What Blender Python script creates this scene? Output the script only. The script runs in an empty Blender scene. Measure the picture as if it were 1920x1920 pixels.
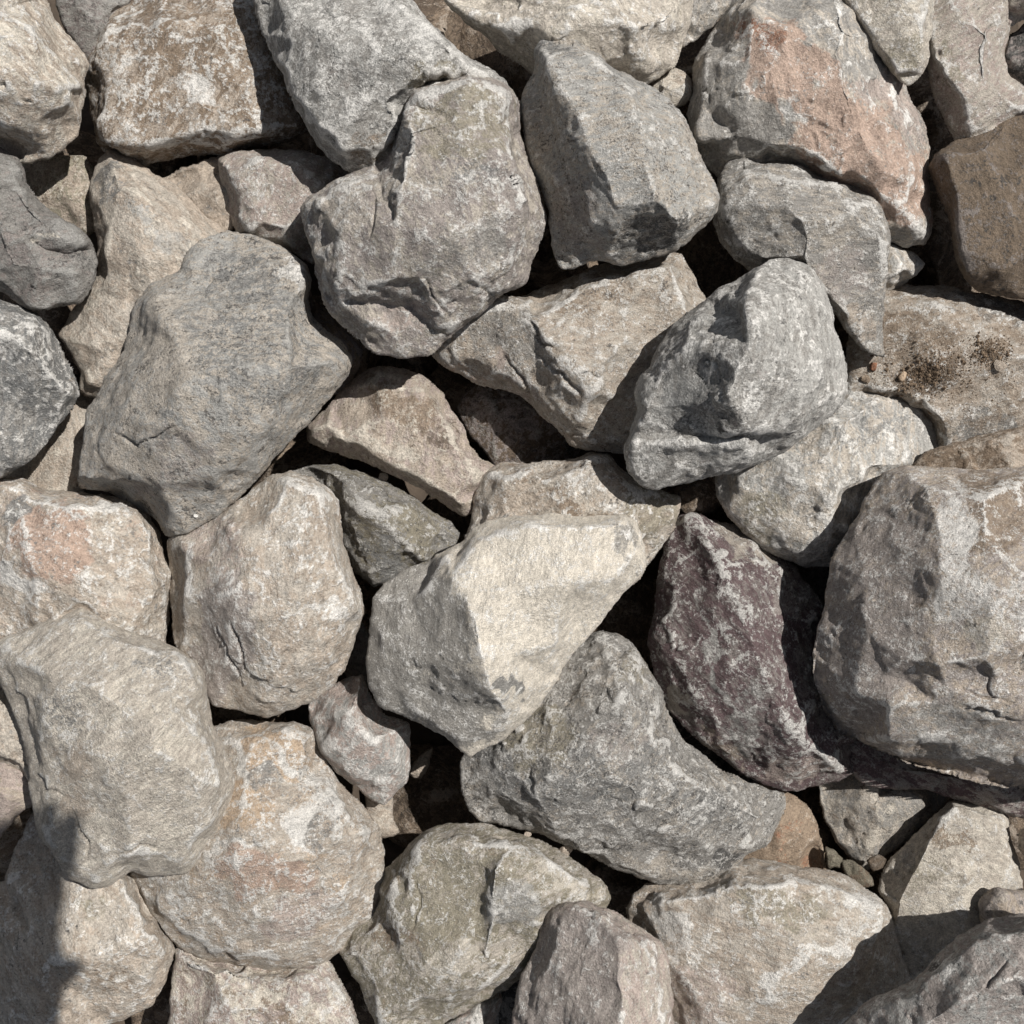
import bpy, math, random
import numpy as np
from mathutils.geometry import delaunay_2d_cdt
from mathutils import Vector

# ------------------------------------------------------------------ scene, camera, light
scene = bpy.context.scene
S = 0.0005                 # metres per working unit
CAM_H = 2157.0             # camera height in working units (about 1.08 m above the pile's tops)
SUN_EL, SUN_AZ = math.radians(56), math.radians(33)     # azimuth measured from +X towards +Y

cam_d = bpy.data.cameras.new("camera")
cam = bpy.data.objects.new("camera", cam_d)
scene.collection.objects.link(cam)
cam.location = (0, 0, CAM_H * S)
cam_d.sensor_width = 36.0
cam_d.lens = 18.0 / (960.0 / CAM_H)
cam_d.clip_start = 0.01
cam_d.clip_end = 100
scene.camera = cam

w = bpy.data.worlds.new("World"); scene.world = w; w.use_nodes = True
wn = w.node_tree.nodes; wl = w.node_tree.links
sky = wn.new('ShaderNodeTexSky'); sky.sky_type = 'NISHITA'; sky.sun_disc = False
sky.sun_elevation = SUN_EL; sky.sun_rotation = math.pi / 2 - SUN_AZ
bg = wn['Background']; bg.inputs['Strength'].default_value = 0.05
hsv = wn.new('ShaderNodeHueSaturation'); hsv.inputs['Saturation'].default_value = .45
wl.new(sky.outputs['Color'], hsv.inputs['Color']); wl.new(hsv.outputs['Color'], bg.inputs['Color'])

sd = bpy.data.lights.new("sun", 'SUN'); sun = bpy.data.objects.new("sun", sd)
scene.collection.objects.link(sun)
sd.energy = 5.0; sd.angle = math.radians(0.53); sd.color = (1.0, 0.96, 0.905)
sdir = Vector((math.cos(SUN_EL) * math.cos(SUN_AZ), math.cos(SUN_EL) * math.sin(SUN_AZ), math.sin(SUN_EL)))
sun.rotation_euler = sdir.to_track_quat('Z', 'Y').to_euler()
sun.location = sdir * 3

scene.view_settings.view_transform = 'Standard'
scene.view_settings.look = 'None'
scene.view_settings.gamma = 1.0
scene.view_settings.exposure = 0.12

# ------------------------------------------------------------------ numpy noise
_r = np.random.RandomState(7)
G3 = _r.normal(size=(256, 3)); G3 /= np.linalg.norm(G3, axis=1)[:, None]
PERM = _r.permutation(256).astype(np.int64); PERM = np.concatenate([PERM, PERM])

def perlin(P, seed=0):
    P = P + seed * 17.31
    i = np.floor(P).astype(np.int64); f = P - i
    i &= 255
    u = f * f * f * (f * (f * 6 - 15) + 10)
    out = np.zeros(len(P))
    for dx in (0, 1):
        wx = u[:, 0] if dx else 1 - u[:, 0]
        a = PERM[(i[:, 0] + dx) & 255]
        for dy in (0, 1):
            wy = u[:, 1] if dy else 1 - u[:, 1]
            b = PERM[(a + i[:, 1] + dy) & 255]
            for dz in (0, 1):
                wz = u[:, 2] if dz else 1 - u[:, 2]
                g = G3[PERM[(b + i[:, 2] + dz) & 255]]
                dot = g[:, 0] * (f[:, 0] - dx) + g[:, 1] * (f[:, 1] - dy) + g[:, 2] * (f[:, 2] - dz)
                out += wx * wy * wz * dot
    return out * 1.6

def cells(P, q, rs, warp):
    """nearest and second nearest jittered cell centre; returns F1, F2, index, centres"""
    mn, mx = P.min(0) - q, P.max(0) + q
    g = [np.arange(mn[k], mx[k] + q, q) for k in range(3)]
    C = np.stack(np.meshgrid(*g, indexing='ij'), -1).reshape(-1, 3)
    C = C + rs.uniform(-.5, .5, C.shape) * q * .95
    Q = P + warp
    # keep only centres near the surface
    sub = Q[::max(1, len(Q) // 1500)]
    dm = np.full(len(C), 1e18)
    for k in range(0, len(sub), 300):
        d = ((C[:, None, :] - sub[None, k:k + 300]) ** 2).sum(-1).min(1)
        dm = np.minimum(dm, d)
    C = C[dm < (q * 1.25) ** 2]
    F1 = np.empty(len(Q)); F2 = np.empty(len(Q)); I = np.empty(len(Q), int)
    c2 = (C ** 2).sum(1)
    for k in range(0, len(Q), 4000):
        q_ = Q[k:k + 4000]
        d = (q_ ** 2).sum(1)[:, None] + c2[None] - 2 * q_ @ C.T
        ii = d.argmin(1); I[k:k + 4000] = ii
        ar = np.arange(len(q_)); F1[k:k + 4000] = d[ar, ii]
        d[ar, ii] = 1e18
        F2[k:k + 4000] = d.min(1)
    return np.sqrt(np.maximum(F1, 0)), np.sqrt(np.maximum(F2, 0)), I, C

def chips(P, q, rs, warp, g=.22, off=.06, curv=3.0):
    """lower envelope of tilted shallow bowls: conchoidal scoops meeting in sharp ridges"""
    mn, mx = P.min(0) - q, P.max(0) + q
    ax = [np.arange(mn[k], mx[k] + q, q) for k in range(3)]
    C = np.stack(np.meshgrid(*ax, indexing='ij'), -1).reshape(-1, 3)
    C = C + rs.uniform(-.5, .5, C.shape) * q
    Q = P + warp
    sub = Q[::max(1, len(Q) // 1200)]
    dm = np.full(len(C), 1e18)
    for k in range(0, len(sub), 300):
        dm = np.minimum(dm, ((C[:, None, :] - sub[None, k:k + 300]) ** 2).sum(-1).min(1))
    C = C[dm < (q * 1.6) ** 2]
    G = rs.normal(size=C.shape) * g; O = rs.uniform(-1, 1, len(C)) * off * q
    # |p-c|^2/(curv q) + G.(p-c) + O
    k0 = (C ** 2).sum(1) / (curv * q) - (G * C).sum(1) + O
    M = (-2 * C / (curv * q) + G).T
    out = np.empty(len(Q))
    for k in range(0, len(Q), 4000):
        q_ = Q[k:k + 4000]
        out[k:k + 4000] = (q_ @ M + k0[None]).min(1) + (q_ ** 2).sum(1) / (curv * q)
    return out - out.mean()

def sstep(a, b, x):
    t = np.clip((x - a) / (b - a), 0, 1)
    return t * t * (3 - 2 * t)

def blur(A, M, n):
    """masked smoothing of a height grid"""
    M = M.astype(float)
    for _ in range(n):
        for ax in (0, 1):
            num = A * M * 2 + np.roll(A * M, 1, ax) + np.roll(A * M, -1, ax)
            den = M * 2 + np.roll(M, 1, ax) + np.roll(M, -1, ax)
            A = np.where(den > 0, num / np.maximum(den, 1e-9), A)
    return A

# ------------------------------------------------------------------ materials
def lin(c):
    return tuple(c) + (1.0,)

def build_group():
    g = bpy.data.node_groups.new("weathered_stone", 'ShaderNodeTree')
    I = g.interface
    def inp(n, t, d):
        s = I.new_socket(name=n, in_out='INPUT', socket_type=t)
        s.default_value = d
    inp('Light', 'NodeSocketColor', (.4, .36, .3, 1)); inp('Mid', 'NodeSocketColor', (.3, .29, .27, 1))
    inp('Dark', 'NodeSocketColor', (.12, .12, .12, 1)); inp('Stain Colour', 'NodeSocketColor', (.22, .16, .1, 1))
    inp('Crust Colour', 'NodeSocketColor', (.6, .59, .56, 1))
    inp('Grime', 'NodeSocketFloat', .5); inp('Crust', 'NodeSocketFloat', .5); inp('Stain', 'NodeSocketFloat', .2)
    inp('Mix', 'NodeSocketFloat', .5); inp('Seed', 'NodeSocketFloat', 0.0); inp('Bump', 'NodeSocketFloat', 1.0)
    inp('Size', 'NodeSocketFloat', 1.0)
    I.new_socket(name='Shader', in_out='OUTPUT', socket_type='NodeSocketShader')
    N, L = g.nodes, g.links
    gi = N.new('NodeGroupInput'); go = N.new('NodeGroupOutput')
    tc = N.new('ShaderNodeTexCoord')
    sc = N.new('ShaderNodeVectorMath'); sc.operation = 'SCALE'; sc.inputs['Scale'].default_value = 1.0 / S / 100.0
    L.new(tc.outputs['Object'], sc.inputs[0])           # unit: 100 working units
    off = N.new('ShaderNodeVectorMath'); off.operation = 'ADD'
    cmb = N.new('ShaderNodeCombineXYZ')
    for k, f in enumerate((3.7, 9.1, 5.3)):
        m = N.new('ShaderNodeMath'); m.operation = 'MULTIPLY'; m.inputs[1].default_value = f
        L.new(gi.outputs['Seed'], m.inputs[0]); L.new(m.outputs[0], cmb.inputs[k])
    L.new(sc.outputs[0], off.inputs[0]); L.new(cmb.outputs[0], off.inputs[1])
    szv = N.new('ShaderNodeVectorMath'); szv.operation = 'SCALE'
    L.new(off.outputs[0], szv.inputs[0]); L.new(gi.outputs['Size'], szv.inputs['Scale'])
    co = szv.outputs[0]
    def noise(scale, detail=6, rough=.6, dist=0.0, vec=None, kind='FBM'):
        n = N.new('ShaderNodeTexNoise'); n.noise_dimensions = '3D'
        try: n.noise_type = kind
        except Exception: pass
        n.inputs['Scale'].default_value = scale; n.inputs['Detail'].default_value = detail
        n.inputs['Roughness'].default_value = rough; n.inputs['Distortion'].default_value = dist
        L.new(vec or co, n.inputs['Vector'])
        return n.outputs['Fac'] if 'Fac' in n.outputs else n.outputs[0]
    def math_(op, a, b=None, clamp=False):
        m = N.new('ShaderNodeMath'); m.operation = op; m.use_clamp = clamp
        for k, v in enumerate((a, b)):
            if v is None: continue
            if isinstance(v, (int, float)): m.inputs[k].default_value = v
            else: L.new(v, m.inputs[k])
        return m.outputs[0]
    def ramp(v, a, b):
        m = N.new('ShaderNodeMapRange'); m.interpolation_type = 'SMOOTHSTEP'
        L.new(v, m.inputs['Value'])
        for nm, x in (('From Min', a), ('From Max', b)):
            if isinstance(x, (int, float)): m.inputs[nm].default_value = x
            else: L.new(x, m.inputs[nm])
        return m.outputs['Result']
    def mix(f, a, b):
        m = N.new('ShaderNodeMix'); m.data_type = 'RGBA'; m.clamp_factor = True
        if isinstance(f, (int, float)): m.inputs[0].default_value = f
        else: L.new(f, m.inputs[0])
        L.new(a, m.inputs[6]); L.new(b, m.inputs[7])
        return m.outputs[2]
    O = gi.outputs
    # big soft patches between the light and the mid tone
    n1 = noise(1.1, 6, .62, .6)
    f1 = noise(24, 3, .7); f2 = noise(9, 4, .7)
    fb = math_('ADD', math_('MULTIPLY', math_('SUBTRACT', f1, .5), .75), math_('MULTIPLY', math_('SUBTRACT', f2, .5), .75))
    vr = N.new('ShaderNodeVectorRotate'); vr.rotation_type = 'AXIS_ANGLE'; vr.inputs['Axis'].default_value = (.35, .45, .82)
    L.new(co, vr.inputs['Vector']); L.new(O['Seed'], vr.inputs['Angle'])
    vs = N.new('ShaderNodeVectorMath'); vs.operation = 'MULTIPLY'; vs.inputs[1].default_value = (.55, 1.9, 1.2)
    L.new(vr.outputs[0], vs.inputs[0]); stv = vs.outputs[0]
    md = noise(4.2, 5, .72, .5, stv)
    big = math_('ADD', .35, math_('MULTIPLY', ramp(noise(.9, 3, .6), .38, .62), 1.1))
    fb = math_('MULTIPLY', fb, big)
    n1 = math_('ADD', n1, math_('ADD', math_('MULTIPLY', fb, .6), math_('MULTIPLY', math_('SUBTRACT', md, .5), 1.7)))
    shift = math_('SUBTRACT', 1.0, O['Mix'])
    lo = math_('ADD', math_('MULTIPLY', shift, .36), .24)
    col = mix(ramp(n1, math_('SUBTRACT', lo, .01), math_('ADD', lo, .13)), O['Light'], O['Mid'])
    # painted-on patches stored per vertex: mineral colour, and shade on some faces
    at = N.new('ShaderNodeAttribute'); at.attribute_name = 'tint'
    nb = noise(3.5, 5, .7)
    tv = math_('ADD', at.outputs['Alpha'], math_('MULTIPLY', math_('SUBTRACT', nb, .5), 2.2))
    tv = math_('ADD', tv, math_('MULTIPLY', fb, 2.6))
    ta = math_('MULTIPLY', math_('MULTIPLY', ramp(tv, .25, .85), ramp(at.outputs['Alpha'], 0.0, .15)), .85)
    col = mix(ta, col, at.outputs['Color'])
    # stains
    n2 = math_('ADD', noise(1.9, 5, .68, .4), math_('MULTIPLY', fb, .6))
    th = math_('SUBTRACT', .68, math_('MULTIPLY', O['Stain'], .30))
    st = math_('MULTIPLY', ramp(n2, th, math_('ADD', th, .17)), .75)
    col = mix(st, col, O['Stain Colour'])
    # dark grime: blotches broken into specks
    n3 = noise(2.4, 6, .74, .2); n4 = noise(17, 4, .75)
    gr = math_('ADD', math_('ADD', n3, math_('MULTIPLY', math_('SUBTRACT', n4, .5), 1.15)), math_('MULTIPLY', math_('SUBTRACT', .5, md), .7))
    th = math_('SUBTRACT', .72, math_('MULTIPLY', O['Grime'], .31))
    gm = math_('MULTIPLY', ramp(gr, th, math_('ADD', th, .16)), .85)
    col = mix(gm, col, O['Dark'])
    # pale crust: worn edges, veins and scattered smears
    wr = N.new('ShaderNodeAttribute'); wr.attribute_name = 'wear'
    n5 = noise(2.9, 6, .72, .8); n6 = noise(15, 4, .75)
    cr = math_('ADD', n5, math_('MULTIPLY', math_('SUBTRACT', n6, .5), .9))
    wm = ramp(noise(1.7, 3, .6), .42, .60)
    cr = math_('ADD', cr, math_('MULTIPLY', math_('MULTIPLY', wr.outputs['Fac'], math_('ADD', .15, math_('MULTIPLY', wm, .85))), .22))
    th = math_('SUBTRACT', .65, math_('MULTIPLY', O['Crust'], .24))
    cm = math_('MULTIPLY', ramp(cr, th, math_('ADD', th, .15)), .85)
    col = mix(cm, col, O['Crust Colour'])
    # thin veins
    nv = noise(1.5, 6, .6, 1.2)
    vd = math_('ABSOLUTE', math_('SUBTRACT', nv, .5))
    vm = math_('MULTIPLY', ramp(vd, .012, .0), ramp(n5, .5, .62))
    col = mix(math_('MULTIPLY', vm, .7), col, O['Crust Colour'])
    # fine grain in value
    n7 = noise(31, 2, .8); n8 = f2
    gv = math_('ADD', math_('MULTIPLY', math_('SUBTRACT', n7, .5), 1.6), math_('MULTIPLY', math_('SUBTRACT', noise(5, 4, .7, .0, stv), .5), 1.5))
    gv = math_('ADD', gv, 1.0)
    hs = N.new('ShaderNodeVectorMath'); hs.operation = 'SCALE'
    L.new(col, hs.inputs[0]); L.new(gv, hs.inputs['Scale'])
    # pinholes
    vo = N.new('ShaderNodeTexVoronoi'); vo.inputs['Scale'].default_value = 9.0
    L.new(co, vo.inputs['Vector'])
    pit = math_('MULTIPLY', ramp(vo.outputs['Distance'], .16, .07), ramp(n8, .52, .6))
    dk = N.new('ShaderNodeMix'); dk.data_type = 'RGBA'
    L.new(math_('MULTIPLY', pit, .55), dk.inputs[0]); L.new(hs.outputs[0], dk.inputs[6]); L.new(O['Dark'], dk.inputs[7])
    # bump
    b1 = noise(15, 5, .72); b2 = noise(42, 3, .75)
    b3 = noise(5.5, 4, .6, .5, stv)
    hgt = math_('ADD', math_('ADD', math_('MULTIPLY', b1, 9.5), math_('MULTIPLY', b2, 3.0)), math_('MULTIPLY', b3, 5.0))
    hgt = math_('SUBTRACT', hgt, math_('MULTIPLY', pit, 1.6))
    hgt = math_('ADD', hgt, math_('MULTIPLY', cm, .6))
    hgt = math_('MULTIPLY', hgt, S)
    bp = N.new('ShaderNodeBump'); bp.inputs['Distance'].default_value = 1.0
    L.new(hgt, bp.inputs['Height']); L.new(O['Bump'], bp.inputs['Strength'])
    bs = N.new('ShaderNodeBsdfPrincipled')
    L.new(dk.outputs[2], bs.inputs['Base Color'])
    bs.inputs['Roughness'].default_value = .88
    bs.inputs['Specular IOR Level'].default_value = .22
    L.new(bp.outputs['Normal'], bs.inputs['Normal'])
    L.new(bs.outputs['BSDF'], go.inputs['Shader'])
    return g

GROUP = build_group()
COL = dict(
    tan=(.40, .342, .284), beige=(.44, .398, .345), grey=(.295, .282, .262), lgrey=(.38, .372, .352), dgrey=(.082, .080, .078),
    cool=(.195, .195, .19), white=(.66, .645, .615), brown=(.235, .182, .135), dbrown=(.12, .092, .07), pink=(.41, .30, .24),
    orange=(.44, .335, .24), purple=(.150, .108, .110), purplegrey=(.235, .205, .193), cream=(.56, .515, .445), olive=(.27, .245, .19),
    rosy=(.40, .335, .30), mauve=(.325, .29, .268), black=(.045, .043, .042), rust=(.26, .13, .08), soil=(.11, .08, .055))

def stone(light='beige', mid='grey', dark='dgrey', stain='brown', crust='white', mx=.5, grime=.45, cr=.45, st=.15, bump=.8, gain=1.0):
    return dict(light=light, mid=mid, dark=dark, stain=stain, crust=crust, mx=mx, grime=grime, cr=cr, st=st, bump=bump, gain=gain)

_mc = [0]
def make_mat(p, name='stone'):
    _mc[0] += 1
    m = bpy.data.materials.new(name); m.use_nodes = True
    nt = m.node_tree
    for n in list(nt.nodes):
        if n.type != 'OUTPUT_MATERIAL': nt.nodes.remove(n)
    out = [n for n in nt.nodes if n.type == 'OUTPUT_MATERIAL'][0]
    g = nt.nodes.new('ShaderNodeGroup'); g.node_tree = GROUP
    k = p['gain']
    for sock, key in (('Light', 'light'), ('Mid', 'mid'), ('Dark', 'dark'), ('Stain Colour', 'stain'), ('Crust Colour', 'crust')):
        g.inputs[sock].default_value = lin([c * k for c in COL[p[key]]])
    g.inputs['Grime'].default_value = p['grime']; g.inputs['Crust'].default_value = p['cr']
    g.inputs['Stain'].default_value = p['st']; g.inputs['Mix'].default_value = p['mx']
    g.inputs['Size'].default_value = (1.0, .78, 1.3, .9, 1.15, .7, 1.4)[_mc[0] % 7]; g.inputs['Bump'].default_value = p['bump']; g.inputs['Seed'].default_value = _mc[0] * 1.37
    nt.links.new(g.outputs['Shader'], out.inputs['Surface'])
    return m

# ------------------------------------------------------------------ rock builder
SURF = {}
def chaikin(P):
    P = np.array(P, float); Q = np.roll(P, -1, 0)
    return np.stack([P * .9 + Q * .1, P * .1 + Q * .9], 1).reshape(-1, P.shape[1])

def poly_sdf(X, Y, poly):
    A = poly; B = np.roll(poly, -1, 0)
    best = np.full(X.shape, 1e18); nx = np.zeros(X.shape); ny = np.zeros(X.shape)
    inside = np.zeros(X.shape, bool)
    for (ax, ay), (bx, by) in zip(A, B):
        ex, ey = bx - ax, by - ay
        L2 = ex * ex + ey * ey + 1e-12
        t = np.clip(((X - ax) * ex + (Y - ay) * ey) / L2, 0, 1)
        qx, qy = ax + t * ex, ay + t * ey
        d = (X - qx) ** 2 + (Y - qy) ** 2
        m = d < best
        best[m] = d[m]; nx[m] = qx[m]; ny[m] = qy[m]
        c = ((ay > Y) != (by > Y))
        if abs(by - ay) > 1e-9:
            inside ^= c & (X < (bx - ax) * (Y - ay) / (by - ay) + ax)
    d = np.sqrt(best)
    return np.where(inside, d, -d), nx, ny

def facets(X, Y, outline, lines):
    """piecewise planar height through the outline and the break lines"""
    V, H, E = [], [], []
    for o in outline:
        V.append(Vector((o[0], o[1]))); H.append(o[2] if len(o) > 2 else 0.0)
    n = len(V)
    E += [(i, (i + 1) % n) for i in range(n)]
    for ln in lines:
        s = len(V)
        for p in ln:
            V.append(Vector((p[0], p[1]))); H.append(p[2])
        E += [(s + i, s + i + 1) for i in range(len(ln) - 1)]
    vo, eo, fo, ov, oe, of = delaunay_2d_cdt(V, E, [], 0, 1e-4)
    P = np.array([(v.x, v.y) for v in vo]); V0 = np.array([(v.x, v.y) for v in V]); H0 = np.array(H)
    Z = np.zeros(len(P))
    for i, o in enumerate(ov):
        if o: Z[i] = max(H0[j] for j in o)
        else:
            d = ((V0 - P[i]) ** 2).sum(1) + 1; k = np.argsort(d)[:4]
            Z[i] = (H0[k] / d[k]).sum() / (1 / d[k]).sum()
    out = np.zeros(X.shape)
    for f in fo:
        a, b, c = [P[i] for i in f]
        den = (b[1] - c[1]) * (a[0] - c[0]) + (c[0] - b[0]) * (a[1] - c[1])
        if abs(den) < 1e-6: continue
        x0, x1 = min(a[0], b[0], c[0]), max(a[0], b[0], c[0]); y0, y1 = min(a[1], b[1], c[1]), max(a[1], b[1], c[1])
        m = (X >= x0 - 1) & (X <= x1 + 1) & (Y >= y0 - 1) & (Y <= y1 + 1)
        if not m.any(): continue
        xs, ys = X[m], Y[m]
        w1 = ((b[1] - c[1]) * (xs - c[0]) + (c[0] - b[0]) * (ys - c[1])) / den
        w2 = ((c[1] - a[1]) * (xs - c[0]) + (a[0] - c[0]) * (ys - c[1])) / den
        w3 = 1 - w1 - w2
        k = (w1 > -.002) & (w2 > -.002) & (w3 > -.002)
        o = out[m]; o[k] = (w1 * Z[f[0]] + w2 * Z[f[1]] + w3 * Z[f[2]])[k]; out[m] = o
    return out

_id = [0]
SPECS = []
def rock(label, outline, z=0, lines=(), mat=None, patches=(), **k):
    _id[0] += 1
    SPECS.append((_id[0], label, outline, z, lines, mat, patches, k))
    return _id[0]

# height of the rocks already laid on top, sampled every 4 units: what lies below is pressed under it
CELL = 4.0; C0 = -200.0; CN = int((2320) / CELL)
COVER = np.full((CN, CN), 1e6)
def spread(A, slope, n):
    A = A.copy()
    for _ in range(n):
        for ax, d in ((0, 1), (0, -1), (1, 1), (1, -1)):
            A = np.minimum(A, np.roll(A, d, ax) + slope * CELL)
    return A

def build_all():
    for sp in reversed(SPECS):
        sid, label, outline, z, lines, mat, patches, k = sp
        make_rock(sid, label, outline, z, lines, mat, patches, **k)

def make_rock(sid, label, outline, z=0, lines=(), mat=None, patches=(), rough=1.0, soft=1, rim=5, step=3.0, depth=None,
         kind='rock', group=None, stri=None, edge=1.0, cuts=0, cracks=(), fine=True, cat='rock'):
    rs = np.random.RandomState(sid * 13 + 5)
    s = step; z = z * 1.25; KH = 1.32; rough = rough * .8
    poly = chaikin([(o[0], o[1]) for o in outline])
    x0, y0 = poly.min(0) - 3 * s; x1, y1 = poly.max(0) + 3 * s
    xs = np.arange(x0, x1 + s, s); ys = np.arange(y0, y1 + s, s)
    X, Y = np.meshgrid(xs, ys)
    D, NX, NY = poly_sdf(X, Y, poly)
    p3 = np.stack([X.ravel(), Y.ravel(), np.full(X.size, sid * 31.7)], 1)
    near = np.abs(D.ravel()) < 40
    wob = np.zeros(X.size)
    q = p3[near]
    wob[near] = perlin(q / 60, sid) * 3.0 + perlin(q / 24, sid + 1) * 2.6 + perlin(q / 10, sid + 2) * 1.5
    wob = wob.reshape(X.shape) * edge
    Dn = D + wob
    keep = Dn > -.7 * s
    cell = keep[:-1, :-1] & keep[1:, :-1] & keep[:-1, 1:] & keep[1:, 1:]
    used = np.zeros(X.shape, bool); cnt = np.zeros(X.shape, int)
    for dy in (0, 1):
        for dx in (0, 1):
            used[dy:used.shape[0] - 1 + dy, dx:used.shape[1] - 1 + dx] |= cell
            cnt[dy:used.shape[0] - 1 + dy, dx:used.shape[1] - 1 + dx] += cell
    bound = used & (cnt < 4)
    # heights
    H = facets(X, Y, outline, lines)
    H = H * KH
    # flat fracture faces: planes that slice off the shoulders
    cxm, cym = X[D > 0].mean(), Y[D > 0].mean(); inr0 = D.max(); hmax = H.max()
    rc = np.random.RandomState(sid * 7 + 3)
    wx = perlin(p3 / 70, sid + 30).reshape(X.shape) * 5 + perlin(p3 / 18, sid + 31).reshape(X.shape) * 1.6
    a0 = rc.uniform(0, 6.28)
    for ci in range(cuts):
        a = a0 + ci * 6.283 / max(cuts, 1) + rc.uniform(-.45, .45); u = rc.uniform(.30, .78) * inr0
        dx, dy = math.cos(a), math.sin(a)
        px, py = cxm + dx * u, cym + dy * u
        h0 = H[int(np.clip((py - y0) / s, 0, X.shape[0] - 1)), int(np.clip((px - x0) / s, 0, X.shape[1] - 1))]
        b = a + rc.uniform(-.5, .5); sl_ = rc.uniform(.25, .75)
        t_ = (X - px) * math.cos(b) + (Y - py) * math.sin(b)
        pl_ = h0 - rc.uniform(1, 7) - sl_ * t_ + wx
        # only outside the cut line, and never deeper than a shallow slice
        H = np.minimum(H, pl_)
    H = blur(H, (D > -2 * s), soft)
    # snap the boundary to the outline
    sgn = np.sign(D); dd = np.maximum(np.abs(D), 1e-6)
    gx = (X - NX) / dd * sgn; gy = (Y - NY) / dd * sgn      # inward direction
    ok = bound & (np.abs(D) > .2)
    mv = np.where(ok, np.clip(Dn, -1.5 * s, 1.5 * s), 0)
    PX = X - gx * mv; PY = Y - gy * mv
    Dn = np.where(bound, 0, np.maximum(Dn, 0))
    R = min(rim, D.max() * .5)
    t = np.clip(1 - Dn / R, 0, 1)
    Z = z + H - R * (1 - np.sqrt(np.maximum(0, 1 - t * t)))
    inr = D.max()
    DB = inr * .8
    dep = depth if depth else inr * .9
    tb = np.clip(1 - Dn / DB, 0, 1)
    zlow = min([0.0] + [o_[2] for o_ in outline if len(o_) > 2]) * KH
    ZB = z + zlow - R - 2 - dep * np.sqrt(np.maximum(0, 1 - tb * tb))
    # sink under whatever rests on this rock
    lim = spread(COVER, 2.4, 9) - 8
    lim = np.minimum(lim, 2000.0)
    for _ in range(2):
        for ax in (0, 1):
            lim = (lim * 2 + np.roll(lim, 1, ax) + np.roll(lim, -1, ax)) / 4
    fx_, fy_ = np.clip((PX - C0) / CELL, 0, CN - 2), np.clip((PY - C0) / CELL, 0, CN - 2)
    jx, jy = fx_.astype(int), fy_.astype(int); ax_, ay_ = fx_ - jx, fy_ - jy
    limz = (lim[jy, jx] * (1 - ax_) + lim[jy, jx + 1] * ax_) * (1 - ay_) + (lim[jy + 1, jx] * (1 - ax_) + lim[jy + 1, jx + 1] * ax_) * ay_
    iy = np.clip(np.round((PY - C0) / CELL).astype(int), 0, CN - 1); ix = np.clip(np.round((PX - C0) / CELL).astype(int), 0, CN - 1)
    Zc = np.minimum(Z, limz)
    Z = np.where(Zc < Z - .5, blur(Zc, used, 2), Zc)
    ZB = np.minimum(ZB, Z - 4 - 20 * sstep(0, 12, Dn))
    mm = used & (Dn > 3)
    np.minimum.at(COVER, (iy[mm], ix[mm]), Z[mm] - 6)
    # to world-ish working units (perspective of the place the outline was surveyed from)
    def unproj(px, py, zz):
        k = (CAM_H - zz) / CAM_H
        return np.stack([(px - 960) * k, -(py - 960) * k, zz], -1)
    T = unproj(PX, PY, Z)
    gyy, gxx = np.gradient(Z, s)
    nrm = np.stack([-gxx, gyy, np.ones_like(Z)], -1)
    nl = np.linalg.norm(nrm, axis=-1, keepdims=True); nrm /= nl
    slope = np.clip(nl[..., 0] - 1, 0, 1.2)
    m = used
    P = T[m]; n_ = nrm[m]; sl = slope[m]; dn = Dn[m]
    disp = np.zeros(len(P))
    ramp_ = .35 + .65 * sstep(0, 16, dn)
    warp = np.stack([perlin(P / 45, sid + 3), perlin(P / 45, sid + 4), perlin(P / 45, sid + 5)], 1)
    msk = sstep(-.25, .35, perlin(P / 110, sid + 6))
    disp += chips(P, 105, rs, warp * 9, .15, .02, 5.0) * .8 * rough
    if fine:
        disp += chips(P, 46, rs, warp * 6, .18, .03, 5.5) * (.20 + .6 * msk) * rough
        disp += chips(P, 20, rs, warp * 4, .20, .04, 5.0) * (.14 + .42 * (1 - msk) + sl * .5) * rough
        F1, F2, I_, C = cells(P, 34, rs, warp * 16)
        g = rs.normal(size=(len(C), 3)) * .12
        disp += ((P - C[I_]) * g[I_]).sum(1) * sstep(0, 4, F2 - F1) * sstep(.1, .5, perlin(P / 90, sid + 17)) * rough
    disp += perlin(P / 150, sid + 7) * 4 * rough
    disp += perlin(P / 60, sid + 8) * 1.4 * rough
    rr = (.45 + 1.1 * sl) * rough
    if fine:
        disp += perlin(P / 27, sid + 9) * 1.5 * rr
        disp += perlin(P / 14, sid + 10) * 1.1 * rr
        disp += (.5 - np.abs(perlin(P / 9, sid + 11))) * 1.2 * rr
        ck = np.abs(perlin(P / 85 + warp * .25, sid + 12)); cm = sstep(.15, .5, perlin(P / 120, sid + 13))
        disp -= sstep(.018, 0, ck) * cm * 4
    for ci, ln in enumerate(cracks):
        qx = PX[m] + warp[:, 0] * 9; qy = PY[m] + warp[:, 1] * 9 + perlin(P / 16, sid + 40 + ci) * 4
        dm_ = np.full(len(P), 1e9); tt_ = np.zeros(len(P)); n_s = len(ln) - 1
        for k in range(n_s):
            (ax1, ay1), (bx1, by1) = ln[k], ln[k + 1]
            ex, ey = bx1 - ax1, by1 - ay1
            t1 = np.clip(((qx - ax1) * ex + (qy - ay1) * ey) / (ex * ex + ey * ey), 0, 1)
            d1 = np.hypot(qx - ax1 - t1 * ex, qy - ay1 - t1 * ey); b1 = d1 < dm_
            dm_[b1] = d1[b1]; tt_[b1] = ((k + t1) / n_s)[b1]
        disp -= 7.5 * sstep(3.6, .3, dm_) * np.sin(np.clip(tt_, .02, .98) * math.pi) ** .5
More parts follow.
